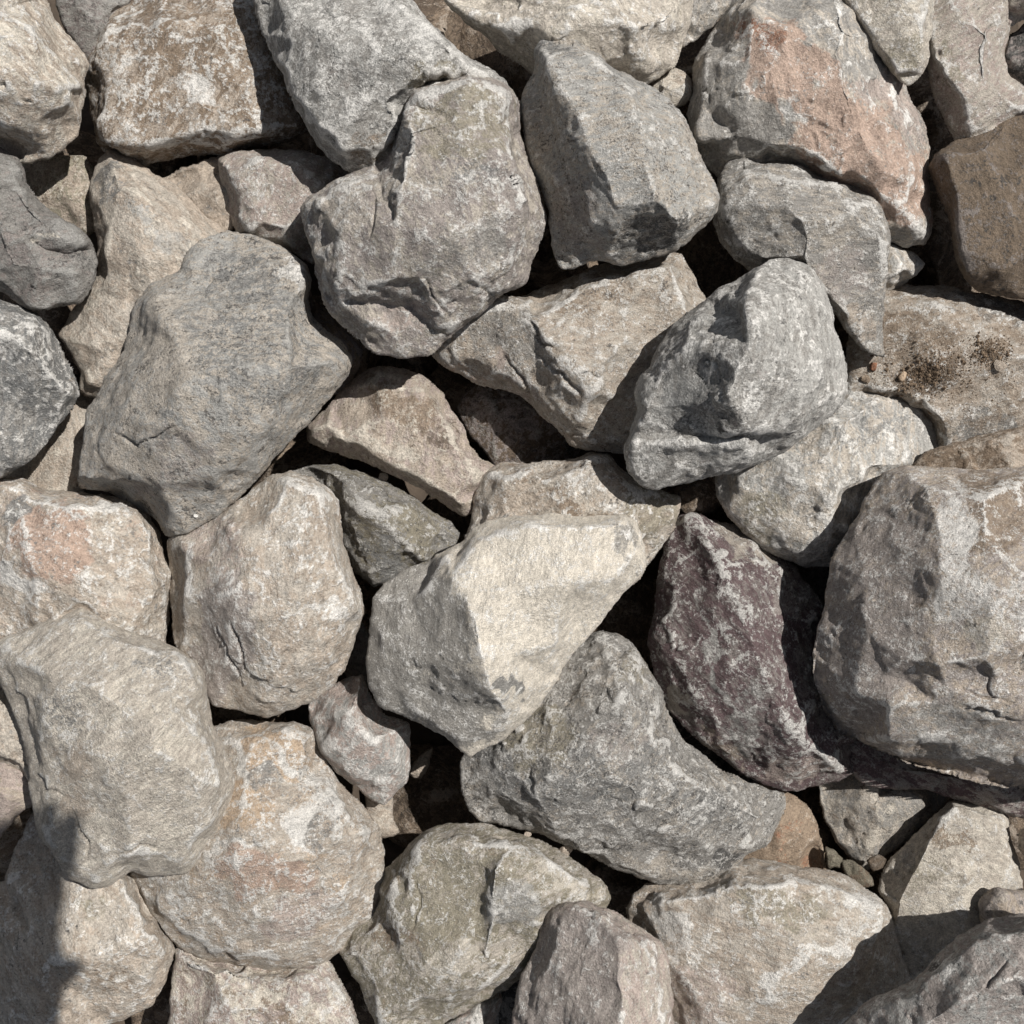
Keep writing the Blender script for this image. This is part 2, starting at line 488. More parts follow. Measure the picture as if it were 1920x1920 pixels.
    if stri:
        a, amp, lam = stri; a = math.radians(a)
        U = P[:, 0] * math.cos(a) + P[:, 1] * math.sin(a); V_ = -P[:, 0] * math.sin(a) + P[:, 1] * math.cos(a)
        Q = np.stack([U / (lam * 5), V_ / lam, P[:, 2] / lam * .7], 1)
        disp += (.5 - np.abs(perlin(Q + warp * .3, sid + 14))) * amp * (.3 + 1.4 * sl)
    full = np.zeros(X.shape); full[m] = disp * ramp_
    T = T + nrm * full[..., None]
    # wear: convexity of the finished surface
    Zf = np.where(m, Z + full, z)
    def conv(n):
        return Zf - blur(Zf, m, n)
    wear = np.clip(conv(3) / 1.1, -1, 1.5) * .6 + np.clip(conv(14) / 4.5, -1, 1.3) * .55
    wear = wear * sstep(2, 20, Dn)
    # tint patches
    tint = np.zeros((len(P), 4)); tint[:, :3] = .3
    if patches:
        qx, qy = PX[m], PY[m]
        w1 = perlin(P / 48, sid + 20) * 26 + perlin(P / 20, sid + 21) * 11
        w2 = perlin(P / 48, sid + 22) * 26 + perlin(P / 20, sid + 23) * 11
        for (cx, cy, rx, ry, ang, cn, amt) in patches:
            a = math.radians(ang)
            ux, uy = qx + w1 - cx, qy + w2 - cy
            u = (ux * math.cos(a) + uy * math.sin(a)) / rx; v = (-ux * math.sin(a) + uy * math.cos(a)) / ry
            k = sstep(1.2, .8, np.sqrt(u * u + v * v)) * amt
            tint[:, :3] = np.where((k > .02)[:, None], tint[:, :3] * (1 - np.clip(k * 4, 0, 1)[:, None]) + np.array(COL[cn]) * np.clip(k * 4, 0, 1)[:, None], tint[:, :3])
            tint[:, 3] = np.maximum(tint[:, 3] * (1 - k), k)
    # vertices
    idt = -np.ones(X.shape, int); nt = int(m.sum()); idt[m] = np.arange(nt)
    inner = m & ~bound
    idb = idt.copy(); nb = int(inner.sum()); idb[inner] = nt + np.arange(nb)
    B = unproj(PX, PY, ZB)[inner]
    pb = perlin(B / 110, sid + 15) * 16 + perlin(B / 50, sid + 16) * 7
    db = Dn[inner]
    B[:, 2] += pb * sstep(0, 30, db)
    V = np.concatenate([T[m], B]) * S
    cy, cx = np.nonzero(cell)
    def quads(idm, rev):
        a, b, c, d = idm[cy, cx], idm[cy, cx + 1], idm[cy + 1, cx + 1], idm[cy + 1, cx]
        return np.stack([a, b, c, d] if rev else [d, c, b, a], 1)
    F = np.concatenate([quads(idt, False), quads(idb, True)])
    org = np.array([V[:, 0].mean(), V[:, 1].mean(), V[:, 2].min()])
    V = V - org
    me = bpy.data.meshes.new(kind)
    me.vertices.add(len(V)); me.vertices.foreach_set('co', V.ravel())
    me.loops.add(F.size); me.loops.foreach_set('vertex_index', F.ravel())
    me.polygons.add(len(F)); me.polygons.foreach_set('loop_start', np.arange(0, F.size, 4)); me.polygons.foreach_set('loop_total', np.full(len(F), 4))
    me.update(calc_edges=True)
    me.polygons.foreach_set('use_smooth', np.ones(len(F), bool))
    at = me.attributes.new('wear', 'FLOAT', 'POINT')
    at.data.foreach_set('value', np.concatenate([wear[m], np.zeros(nb)]))
    at = me.attributes.new('tint', 'FLOAT_COLOR', 'POINT')
    tt = np.concatenate([tint, np.tile([.3, .3, .3, 0.], (nb, 1))])
    at.data.foreach_set('color', tt.ravel())
    me.materials.append(make_mat(mat or stone()))
    o = bpy.data.objects.new(kind, me); scene.collection.objects.link(o)
    o.location = org
    o['label'] = label; o['category'] = cat
    if group: o['group'] = group
    SURF[sid] = (xs, ys, T, m)
    return o, sid

def surf_at(sid, px, py):
    xs, ys, T, m = SURF[sid]
    i = int(np.clip(round((py - ys[0]) / (ys[1] - ys[0])), 0, len(ys) - 1)); j = int(np.clip(round((px - xs[0]) / (xs[1] - xs[0])), 0, len(xs) - 1))
    return T[i, j]

# ------------------------------------------------------------------ the soil under the pile
def ground_sheet():
    n = 240; ext = 8.0
    t = np.linspace(-1, 1, n); t = np.sign(t) * np.abs(t) ** 2.2 * ext
    X, Y = np.meshgrid(t, t)
    P = np.stack([X.ravel(), Y.ravel(), np.zeros(X.size)], 1)
    Z = -380 * S + perlin(P / .35, 3) * .02 + perlin(P / .08, 4) * .008
    V = P.copy(); V[:, 2] = Z
    idx = np.arange(n * n).reshape(n, n)
    F = np.stack([idx[:-1, :-1], idx[:-1, 1:], idx[1:, 1:], idx[1:, :-1]], -1).reshape(-1, 4)
    me = bpy.data.meshes.new('ground'); me.from_pydata(V.tolist(), [], F.tolist())
    m = bpy.data.materials.new('soil'); m.use_nodes = True
    nt = m.node_tree; b = nt.nodes['Principled BSDF']; b.inputs['Roughness'].default_value = .95
    no = nt.nodes.new('ShaderNodeTexNoise'); no.inputs['Scale'].default_value = 60; no.inputs['Detail'].default_value = 8
    cr = nt.nodes.new('ShaderNodeValToRGB'); cr.color_ramp.elements[0].color = (.035, .026, .019, 1); cr.color_ramp.elements[1].color = (.13, .10, .075, 1)
    tc = nt.nodes.new('ShaderNodeTexCoord'); nt.links.new(tc.outputs['Object'], no.inputs['Vector'])
    nt.links.new(no.outputs['Fac'], cr.inputs['Fac']); nt.links.new(cr.outputs['Color'], b.inputs['Base Color'])
    bp = nt.nodes.new('ShaderNodeBump'); bp.inputs['Distance'].default_value = .004; nt.links.new(no.outputs['Fac'], bp.inputs['Height']); nt.links.new(bp.outputs['Normal'], b.inputs['Normal'])
    me.materials.append(m)
    o = bpy.data.objects.new('ground', me); scene.collection.objects.link(o); o['kind'] = 'structure'
ground_sheet()

# ------------------------------------------------------------------ rocks, roughly from the lowest to the topmost
# a break line is a list of (x, y, height above the rim)

# --- deep rocks glimpsed in the gaps
def blob(cx, cy, r, n=9, sx=1.0, seed=0):
    rr = random.Random(seed)
    a0 = rr.random() * 6.28; o = []
    for i in range(n):
        a = a0 + i * 6.283 / n + rr.uniform(-.2, .2); q = r * rr.uniform(.78, 1.15)
        o.append((cx + math.cos(a) * q * sx, cy + math.sin(a) * q / sx))
    ln = [[(cx + rr.uniform(-.5, .1) * r, cy + rr.uniform(-.3, .3) * r, r * rr.uniform(.35, .5)), (cx + rr.uniform(.1, .5) * r, cy + rr.uniform(-.3, .3) * r, r * rr.uniform(.3, .5))]]
    return o, ln
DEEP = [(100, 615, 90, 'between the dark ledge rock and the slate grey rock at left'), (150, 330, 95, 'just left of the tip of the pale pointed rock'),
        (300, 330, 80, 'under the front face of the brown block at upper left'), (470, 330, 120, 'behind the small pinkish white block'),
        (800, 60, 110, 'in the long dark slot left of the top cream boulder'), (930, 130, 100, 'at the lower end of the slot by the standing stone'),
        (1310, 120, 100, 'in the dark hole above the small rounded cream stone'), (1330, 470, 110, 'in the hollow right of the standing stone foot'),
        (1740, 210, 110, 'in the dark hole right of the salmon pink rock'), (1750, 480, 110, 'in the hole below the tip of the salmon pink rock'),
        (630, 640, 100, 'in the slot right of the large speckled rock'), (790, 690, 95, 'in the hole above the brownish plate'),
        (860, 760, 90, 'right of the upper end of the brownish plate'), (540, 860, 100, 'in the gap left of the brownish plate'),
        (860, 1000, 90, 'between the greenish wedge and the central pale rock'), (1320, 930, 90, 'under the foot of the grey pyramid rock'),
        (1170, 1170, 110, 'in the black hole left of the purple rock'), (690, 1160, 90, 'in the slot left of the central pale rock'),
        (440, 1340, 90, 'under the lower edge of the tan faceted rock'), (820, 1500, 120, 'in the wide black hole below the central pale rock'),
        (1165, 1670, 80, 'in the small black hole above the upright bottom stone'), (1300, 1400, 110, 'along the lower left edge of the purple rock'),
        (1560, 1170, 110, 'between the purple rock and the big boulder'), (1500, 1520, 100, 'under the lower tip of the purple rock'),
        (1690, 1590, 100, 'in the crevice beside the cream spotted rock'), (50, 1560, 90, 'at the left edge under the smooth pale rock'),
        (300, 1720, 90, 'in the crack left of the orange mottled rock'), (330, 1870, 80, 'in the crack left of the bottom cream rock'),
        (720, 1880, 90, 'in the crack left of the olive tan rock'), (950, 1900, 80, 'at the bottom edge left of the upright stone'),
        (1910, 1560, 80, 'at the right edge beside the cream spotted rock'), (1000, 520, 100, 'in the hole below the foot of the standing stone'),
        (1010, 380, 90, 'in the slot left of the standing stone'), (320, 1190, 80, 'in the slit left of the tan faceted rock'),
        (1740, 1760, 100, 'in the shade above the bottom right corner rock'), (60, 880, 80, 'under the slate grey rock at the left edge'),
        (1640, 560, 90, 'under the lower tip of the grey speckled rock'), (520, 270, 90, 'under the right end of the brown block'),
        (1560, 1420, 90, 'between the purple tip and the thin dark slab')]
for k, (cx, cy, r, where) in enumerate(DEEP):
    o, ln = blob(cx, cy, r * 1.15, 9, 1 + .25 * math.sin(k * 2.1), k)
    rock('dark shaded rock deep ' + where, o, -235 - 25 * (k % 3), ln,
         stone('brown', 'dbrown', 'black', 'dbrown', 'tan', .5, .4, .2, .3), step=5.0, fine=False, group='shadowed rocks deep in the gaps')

def low(label, o, z, h, mat, lines=(), **k):
    """a small or half-buried rock with a gently domed top"""
    c = np.array([(p[0], p[1]) for p in o], float); m = c.mean(0)
    if not lines:
        a = m + (c[0] - m) * .35; b = m + (c[len(c) // 2] - m) * .35
        lines = [[(a[0], a[1], h), (m[0], m[1], h * 1.1), (b[0], b[1], h * .8)]]
    k.setdefault('cuts', 3)
    return rock(label, o, z, lines, mat, **k)

low('small tan rock deep in the gap below the cream boulder in the top left corner', [(30,300),(110,288),(160,290),(180,320),(180,440),(130,455),(60,410)], -105, 22, stone('tan','olive','dbrown','brown','cream',.4,.35,.5,.5))
low('dark speckled rock wedged between the cream boulder and the brown block at top left', [(92,-70),(260,-70),(245,0),(225,30),(210,60),(195,95),(175,125),(160,112),(135,75),(118,50),(107,20)], -70, 26, stone('purplegrey','grey','dgrey','dbrown','lgrey',.6,.55,.45,.2), rim=8)
low('tan rock half hidden between the pale pointed rock and the small pinkish block', [(290,340),(335,312),(380,297),(415,288),(460,330),(450,400),(430,440),(395,430),(345,385)], -60, 22, stone('tan','tan','grey','brown','beige',.3,.3,.35,.4))
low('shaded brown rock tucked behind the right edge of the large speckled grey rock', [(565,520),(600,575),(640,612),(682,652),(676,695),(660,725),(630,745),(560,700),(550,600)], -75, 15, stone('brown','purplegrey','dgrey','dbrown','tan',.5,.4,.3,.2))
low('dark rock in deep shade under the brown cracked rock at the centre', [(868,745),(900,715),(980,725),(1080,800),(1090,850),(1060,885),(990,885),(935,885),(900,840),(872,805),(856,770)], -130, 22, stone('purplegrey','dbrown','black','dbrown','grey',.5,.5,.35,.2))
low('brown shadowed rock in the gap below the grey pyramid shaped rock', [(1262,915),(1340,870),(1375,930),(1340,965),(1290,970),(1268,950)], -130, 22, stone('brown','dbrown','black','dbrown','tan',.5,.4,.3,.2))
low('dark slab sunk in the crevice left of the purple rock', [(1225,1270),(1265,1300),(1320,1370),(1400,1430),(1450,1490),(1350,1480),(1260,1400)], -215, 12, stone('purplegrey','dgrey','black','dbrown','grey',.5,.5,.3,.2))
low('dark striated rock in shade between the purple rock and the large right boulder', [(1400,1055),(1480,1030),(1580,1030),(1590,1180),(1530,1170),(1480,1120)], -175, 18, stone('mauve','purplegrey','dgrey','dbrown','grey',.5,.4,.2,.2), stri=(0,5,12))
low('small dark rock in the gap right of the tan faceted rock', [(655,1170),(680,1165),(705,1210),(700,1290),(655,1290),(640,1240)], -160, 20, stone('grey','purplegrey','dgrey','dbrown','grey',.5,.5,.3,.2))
low('sliver of tan rock catching sunlight in the dark hole below the central pale rock', [(764,1450),(785,1415),(815,1398),(808,1430),(792,1462),(775,1462)], -175, 12, stone('tan','tan','dgrey','brown','cream',.3,.3,.3,.2), rim=4)
low('small tan rock showing below the tip of the small light wedge', [(685,1490),(735,1490),(738,1535),(752,1562),(718,1572),(690,1550)], -110, 14, stone('tan','beige','dgrey','brown','cream',.3,.3,.3,.2), rim=5)
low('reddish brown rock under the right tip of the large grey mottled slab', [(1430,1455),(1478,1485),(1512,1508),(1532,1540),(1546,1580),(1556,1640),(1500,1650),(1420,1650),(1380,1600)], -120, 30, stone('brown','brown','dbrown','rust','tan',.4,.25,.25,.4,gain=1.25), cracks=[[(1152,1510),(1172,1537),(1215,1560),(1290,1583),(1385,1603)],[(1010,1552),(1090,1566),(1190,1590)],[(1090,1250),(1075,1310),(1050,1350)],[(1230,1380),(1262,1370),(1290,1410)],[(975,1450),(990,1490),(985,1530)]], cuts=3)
low('brownish grey rock half in shade under the thin purple slab', [(1530,1430),(1600,1415),(1660,1460),(1745,1480),(1785,1492),(1750,1532),(1705,1572),(1662,1602),(1622,1634),(1590,1605),(1568,1580),(1552,1550),(1535,1500)], -150, 0, stone('beige','grey','dbrown','brown','cream',.5,.4,.4,.3),
    [[(1640,1460,30),(1625,1530,45),(1600,1580,35)],[(1720,1500,30)]])
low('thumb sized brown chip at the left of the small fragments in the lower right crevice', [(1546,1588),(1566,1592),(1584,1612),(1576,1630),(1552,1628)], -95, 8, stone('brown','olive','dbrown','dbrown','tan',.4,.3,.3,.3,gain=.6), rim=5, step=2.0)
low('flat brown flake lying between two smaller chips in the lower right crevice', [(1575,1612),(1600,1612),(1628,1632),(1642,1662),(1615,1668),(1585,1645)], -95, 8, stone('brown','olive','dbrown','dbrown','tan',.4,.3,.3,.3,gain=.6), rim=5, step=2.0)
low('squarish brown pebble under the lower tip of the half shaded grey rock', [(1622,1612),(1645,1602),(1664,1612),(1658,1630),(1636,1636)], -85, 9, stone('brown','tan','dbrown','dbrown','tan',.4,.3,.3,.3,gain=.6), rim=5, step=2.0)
low('small pale wedge of rock between the grey speckled rock and the dark hole at right', [(1640,440),(1690,465),(1720,480),(1734,495),(1716,518),(1690,538),(1640,560)], -50, 22, stone('beige','lgrey','grey','brown','white',.4,.3,.4,.1), rim=6)
low('small rounded cream stone in the gap between the standing stone and the pink rock', [(1218,165),(1240,142),(1262,122),(1285,138),(1298,162),(1296,182),(1284,196),(1260,206),(1240,200)], -45, 24, stone('cream','tan','dgrey','brown','white',.3,.3,.3,.2), rim=8)
low('dusty beige rock on the top edge between the cream boulder and the pink rock', [(1270,-70),(1420,-70),(1372,5),(1345,40),(1310,68),(1278,92),(1272,60)], -40, 30, stone('beige','grey','dgrey','brown','white',.5,.3,.3,.1))
low('pale rock cut by the frame in the top right corner', [(1890,-70),(1990,-70),(1990,52),(1920,35),(1892,52),(1882,20)], -60, 26, stone('beige','rosy','dgrey','brown','white',.4,.3,.3,.2))
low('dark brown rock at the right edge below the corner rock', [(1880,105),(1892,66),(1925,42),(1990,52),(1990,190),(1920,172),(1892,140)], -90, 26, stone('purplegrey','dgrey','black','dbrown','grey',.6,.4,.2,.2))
low('tan rock with a pale stripe in the lower left gap beside the big speckled rock', [(135,735),(195,735),(185,830),(170,870),(160,935),(100,935),(30,912),(5,900),(60,840),(110,775)], -95, 16, stone('tan','beige','grey','brown','cream',.4,.3,.45,.4), rim=8)
low('shaded tan rock at the left edge above the lower left rock', [(-70,1570),(0,1565),(28,1532),(60,1515),(75,1570),(40,1640),(0,1680),(-70,1680)], -100, 12, stone('tan','brown','dgrey','brown','beige',.5,.3,.3,.3))
low('brownish sliver of rock along the left edge beside the large smooth pale rock', [(-70,1215),(10,1225),(50,1320),(80,1420),(80,1520),(40,1460),(0,1428),(-70,1405)], -20, 14, stone('tan','beige','grey','brown','beige',.4,.3,.3,.3))
low('pinkish rock at the left edge above the photographer shadow', [(-70,1415),(8,1428),(42,1446),(70,1475),(60,1512),(32,1532),(0,1572),(-70,1600)], -45, 18, stone('rosy','tan','grey','brown','beige',.4,.25,.3,.2))
low('small white and grey rock at the bottom edge left of the upright grey stone', [(815,1930),(868,1892),(918,1862),(948,1846),(958,1880),(952,1990),(800,1990)], -85, 30, stone('lgrey','rosy','dgrey','rust','white',.4,.5,.6,.2), rim=8)
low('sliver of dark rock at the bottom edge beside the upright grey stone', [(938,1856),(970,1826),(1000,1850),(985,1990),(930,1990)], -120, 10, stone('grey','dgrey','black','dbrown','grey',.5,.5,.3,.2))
low('small tan rock peeking in at the right edge above the spotted cream rock', [(1908,1560),(1930,1545),(1990,1540),(1990,1650),(1930,1615),(1908,1592)], -60, 14, stone('tan','beige','grey','brown','cream',.4,.3,.3,.2), rim=6)

# --- middle layer
rock('purple rock with white scratches, crossed by the shadow of the large right boulder',
     [(1248,1000),(1272,972),(1300,961),(1340,973),(1392,990),(1440,1022),(1490,1062),(1530,1110),(1570,1165),(1590,1250),(1605,1340),(1612,1400),(1607,1432),(1600,1452),(1570,1466),(1520,1479),(1470,1483),(1420,1467),(1380,1442),(1330,1402),(1290,1372),(1252,1330),(1233,1290),(1217,1240),(1214,1205),(1227,1150),(1234,1080),(1239,1040)],
     -88, [[(1298,975,30),(1325,1020,75),(1352,1062,88),(1372,1110,100),(1395,1170,108),(1425,1240,112),(1452,1310,100),(1490,1380,96),(1560,1430,56)],
            [(1430,1050,60),(1500,1150,70),(1540,1280,60)],[(1262,1060,35),(1265,1150,48),(1262,1230,42)],[(1300,1290,62),(1350,1350,55),(1420,1420,38)],[(1262,1300,22),(1330,1385,18)]],
     stone('purple','purplegrey','dgrey','dbrown','white',.25,.16,.5,.1,bump=1), patches=[(1340,1240,10,120,-14,'lgrey',.8),(1390,1360,30,80,20,'lgrey',.62),(1500,1440,80,26,-10,'rosy',.7),(1395,1008,70,28,35,'beige',1),(1268,1315,34,22,45,'beige',.9),(1350,1395,50,18,38,'tan',.6),(1560,1300,90,60,60,'mauve',.8),(1500,1100,60,60,0,'mauve',.7)], rough=1.1)

rock('brown dirt covered rock with dark soil crumbs on top, at the right edge',
     [(1630,570),(1660,545),(1700,534),(1780,539),(1850,551),(1920,568),(2000,590),(2000,850),(1920,850),(1850,862),(1780,868),(1700,880),(1600,850),(1560,760),(1580,700),(1595,620)],
     -85, [[(1650,590,40),(1760,575,55),(1880,605,60),(1960,640,60)],[(1640,680,45),(1740,735,52),(1850,742,60),(1950,765,60)],[(1700,640,56),(1850,680,64)],[(1760,800,20),(1860,815,25)]],
     stone('tan','beige','dbrown','brown','white',.45,.35,.42,.7), patches=[(1740,705,70,42,-20,'dbrown',.8),(1700,630,90,50,20,'brown',.75),(1860,665,40,24,0,'brown',.8),(1850,800,70,35,0,'cool',.8),(1860,570,90,20,10,'cool',.8)], cuts=3)
SOILROCK = _id[0]

rock('pale grey and white rock with a rounded right end, lying below the soil covered rock',
     [(1500,745),(1590,731),(1632,734),(1682,746),(1726,766),(1748,790),(1762,820),(1763,842),(1740,856),(1702,876),(1660,896),(1650,930),(1640,980),(1610,1030),(1568,1060),(1505,1064),(1440,1032),(1398,1002),(1370,972),(1344,932),(1336,880),(1400,815)],
     -70, [[(1400,860,60),(1450,850,68),(1520,820,82),(1600,800,78),(1680,770,60),(1728,800,44)],[(1600,870,88),(1700,850,48)],[(1400,860,60),(1440,930,72),(1490,985,58),(1545,1030,36)],[(1560,930,82)],[(1380,940,30)]],
     stone('beige','lgrey','cool','brown','white',.5,.4,.55,.1), patches=[(1600,900,40,26,0,'grey',.8),(1640,800,70,30,-20,'cool',.6),(1430,960,50,45,40,'olive',.6)], cuts=3)

low('thin brown gritty rock at the right edge just above the large boulder', [(1690,880),(1740,846),(1820,820),(1900,803),(2000,795),(2000,930),(1850,920),(1720,905)], -45, 0, stone('brown','tan','dbrown','brown','beige',.4,.35,.25,.4),
    [[(1770,858,30),(1860,840,40),(1960,825,45)]], rim=10)



rock('brownish plate of rock with a chipped lower edge, lying in the centre left gap',
     [(575,800),(600,778),(620,752),(642,730),(680,697),(720,686),(762,690),(800,706),(830,735),(850,770),(870,800),(882,830),(905,858),(940,880),(932,905),(905,925),(890,960),(870,968),(850,957),(800,922),(740,892),(680,868),(620,846),(578,830)],
     -78, [[(588,803,40),(612,795,46),(650,826,46),(690,840,48),(722,866,46),(760,882,46),(805,908,44),(850,936,38),(872,948,30)],[(700,716,46),(790,735,44),(850,830,42),(905,895,32)],[(720,780,52),(800,850,50)]],
     stone('tan','rosy','dbrown','brown','cream',.4,.3,.5,.3), patches=[(760,770,95,34,35,'brown',.75),(835,820,34,26,30,'dbrown',.6),(700,830,70,14,20,'cream',.7)], rough=.8, soft=2)

rock('dark greenish wedge shaped rock with a pale ridge, below the brown plate',
     [(535,890),(575,870),(630,868),(680,884),(740,914),(790,944),(842,974),(864,1002),(850,1035),(820,1060),(780,1080),(722,1097),(700,1101),(680,1086),(655,1060),(640,1020),(630,960),(580,910)],
     -85, [[(620,885,40),(650,905,58),(682,948,72),(712,972,72),(752,1010,66),(790,1045,46)],[(655,950,42),(668,1000,44),(680,1045,38),(695,1080,22)],[(760,950,44),(825,1000,22)]],
     stone('olive','grey','dgrey','brown','white',.5,.45,.36,.15,gain=.85), patches=[(770,985,70,28,35,'olive',.8),(720,1040,50,35,40,'cool',.8)], stri=(35,4,14))

rock('brown rock with dark smears and folds behind the central pale rock',
     [(888,930),(903,893),(940,871),(1000,865),(1060,860),(1110,848),(1142,850),(1158,872),(1192,902),(1232,920),(1276,930),(1272,962),(1256,1002),(1230,1042),(1200,1090),(1150,1120),(1000,1100),(900,1040),(872,1010),(884,970)],
     -60, [[(1000,880,62),(982,925,60),(940,960,55),(905,995,42)],[(1020,900,70),(1110,875,80),(1165,905,62),(1205,935,52)],[(1060,960,80),(1140,950,76)],[(950,900,48)],[(1170,975,60),(1225,985,30)],[(1020,1040,70)]],
     stone('beige','tan','dgrey','brown','white',.4,.3,.5,.3), patches=[(1070,960,32,20,60,'brown',.9),(1010,905,60,12,10,'brown',.6),(1215,960,50,60,30,'olive',.8)])

rock('cream rock with brown spots on the bottom edge, under the orange mottled rock',
     [(325,1780),(345,1765),(400,1770),(500,1780),(600,1775),(630,1825),(655,1872),(676,1925),(685,1990),(300,1990),(318,1905),(321,1840)],
     -70, [[(350,1810,40),(420,1830,66),(560,1850,70),(620,1870,50)],[(450,1930,82),(580,1940,76)]],
     stone('cream','rosy','brown','brown','white',.4,.3,.5,.5), patches=[(520,1900,40,22,20,'brown',.7)], cuts=4)

rock('olive tan rock with a chipped step on its top, bottom centre',
     [(705,1640),(745,1608),(770,1580),(800,1556),(850,1542),(920,1547),(962,1560),(1020,1580),(1060,1600),(1100,1630),(1136,1660),(1145,1682),(1135,1705),(1080,1760),(1020,1810),(955,1852),(900,1882),(832,1916),(810,1990),(720,1990),(700,1902),(680,1862),(650,1812),(634,1790),(630,1768),(650,1740),(690,1700)],
     -45, [[(790,1590,62),(860,1575,78),(960,1590,84),(1040,1620,78),(1110,1665,46)],[(905,1625,88),(898,1680,80),(902,1725,80)],[(925,1630,112),(918,1680,112),(925,1725,104)],[(1000,1680,106),(1040,1740,74)],[(760,1680,66),(800,1740,78),(740,1790,60)],[(662,1790,34),(690,1840,40),(718,1900,40)],[(860,1780,100),(900,1820,76),(800,1870,70)]],
     stone('beige','olive','grey','brown','white',.55,.2,.45,.3), patches=[(800,1680,130,90,30,'olive',.75),(960,1700,50,44,0,'lgrey',.9),(740,1750,44,26,0,'brown',.6),(850,1800,70,20,-20,'cream',.7),(1060,1650,60,24,30,'cream',.8)], cracks=[[(892,1730),(902,1770),(914,1798)],[(780,1640),(790,1700),(770,1750)]])

rock('lower left pinkish buff rock half covered by the photographer shadow',
     [(-80,1640),(5,1655),(22,1610),(40,1560),(62,1520),(110,1540),(262,1590),(275,1640),(292,1700),(315,1752),(328,1780),(318,1812),(307,1852),(291,1888),(250,1906),(200,1922),(150,1990),(-80,1990)],
     -60, [[(70,1560,50),(110,1620,72),(105,1700,84),(90,1800,84),(60,1900,78)],[(200,1660,80),(260,1720,74),(300,1785,44)],[(200,1800,86),(240,1870,50)]],
     stone('beige','tan','dgrey','brown','white',.4,.2,.45,.25), patches=[(170,1700,40,18,10,'olive',.5),(210,1840,60,24,20,'brown',.4)], cuts=4)

rock('orange and white mottled rock with a rounded lower edge, in the lower left',
     [(395,1360),(430,1348),(500,1350),(560,1355),(590,1366),(600,1392),(616,1432),(650,1476),(690,1520),(716,1556),(720,1600),(723,1640),(711,1690),(690,1730),(666,1752),(640,1781),(600,1811),(560,1818),(500,1817),(440,1804),(380,1793),(340,1777),(309,1755),(284,1710),(258,1662),(242,1632),(270,1500),(340,1380)],
     -62, [[(430,1375,40),(520,1375,62),(585,1400,48)],[(520,1480,104),(620,1500,80),(680,1560,58)],[(420,1600,104),(520,1620,122),(620,1620,104)],[(300,1690,42),(350,1735,54),(430,1770,62),(520,1790,54),(600,1775,48),(660,1720,44)],[(360,1660,80),(480,1720,98)]],
     stone('tan','beige','cool','orange','white',.4,.3,.6,.45), patches=[(520,1410,75,48,30,'orange',1.1),(470,1510,60,55,50,'orange',1.0),(455,1420,14,60,-30,'white',1.0),(560,1450,90,12,35,'white',.8),(600,1530,50,70,20,'white',1.0),(430,1590,60,12,0,'white',.8),(500,1640,90,40,10,'pink',.9),(610,1560,30,34,20,'cool',.6),(500,1470,22,28,0,'cool',.6),(560,1720,80,36,-20,'rosy',.8)], cuts=4)

rock('small light grey wedge of rock with a shaded left side, below the tan faceted rock',
     [(575,1320),(600,1295),(632,1280),(655,1267),(683,1264),(692,1300),(722,1338),(768,1352),(769,1400),(768,1445),(760,1470),(737,1495),(720,1511),(695,1500),(662,1470),(630,1450),(600,1412),(588,1372),(578,1345)],
     -62, [[(676,1270,40),(672,1300,60),(655,1345,70),(632,1385,56),(615,1402,36)],[(700,1390,66),(742,1435,40)],[(660,1450,36),(720,1470,34)],[(740,1370,34)]],
     stone('lgrey','rosy','grey','brown','white',.5,.35,.6,.1), rough=.85)

rock('cream spotted rock with brown stains, behind the bottom right grey rock',
     [(1785,1500),(1840,1504),(1880,1514),(1893,1532),(1896,1570),(1908,1612),(1918,1670),(1925,1760),(1870,1820),(1770,1870),(1700,1850),(1672,1780),(1665,1710),(1643,1670),(1658,1620),(1718,1558)],
     -105, [[(1790,1512,38),(1740,1580,56),(1710,1640,58),(1682,1700,44)],[(1850,1530,46),(1890,1640,36)],[(1810,1640,62),(1800,1740,50)]],
     stone('cream','beige','grey','brown','white',.35,.25,.35,.2), patches=[(1790,1570,60,16,10,'brown',.7),(1825,1610,14,14,0,'brown',.6),(1730,1640,35,50,10,'olive',.5)])

low('small grey brown rock at the right edge above the bottom right rock', [(1834,1692),(1860,1668),(1920,1671),(2000,1660),(2000,1780),(1900,1780),(1850,1750),(1836,1722)], -30, 0, stone('mauve','tan','dgrey','brown','beige',.5,.3,.3,.1),
    [[(1862,1690,22),(1930,1700,35),(1980,1700,40)]], rim=8)

rock('thin dark purple slab sticking out under the large right boulder',
     [(1590,1390),(1640,1380),(1800,1400),(2000,1420),(2000,1550),(1920,1530),(1880,1521),(1800,1501),(1740,1483),(1650,1481),(1608,1462),(1592,1432)],
     -95, [[(1620,1430,6),(1700,1450,18),(1850,1470,36),(1950,1495,36)]], stone('mauve','purple','dgrey','dbrown','lgrey',.5,.3,.4,.2), stri=(-12,6,10))

rock('white banded pale rock at the upper right with a brown side in shade',
     [(1735,-70),(1885,-70),(1892,0),(1892,50),(1882,95),(1890,140),(1920,168),(2000,200),(2000,300),(1900,290),(1840,290),(1798,275),(1775,235),(1756,190),(1738,140),(1730,60)],
     -60, [[(1745,60,55),(1752,105,58),(1778,145,62),(1812,185,64),(1820,250,40)],[(1800,30,72),(1860,60,66),(1850,140,68),(1900,200,52)],[(1960,240,40)]],
     stone('beige','rosy','dgrey','brown','white',.4,.2,.45,.15), patches=[(1780,110,16,60,-20,'olive',.6)])

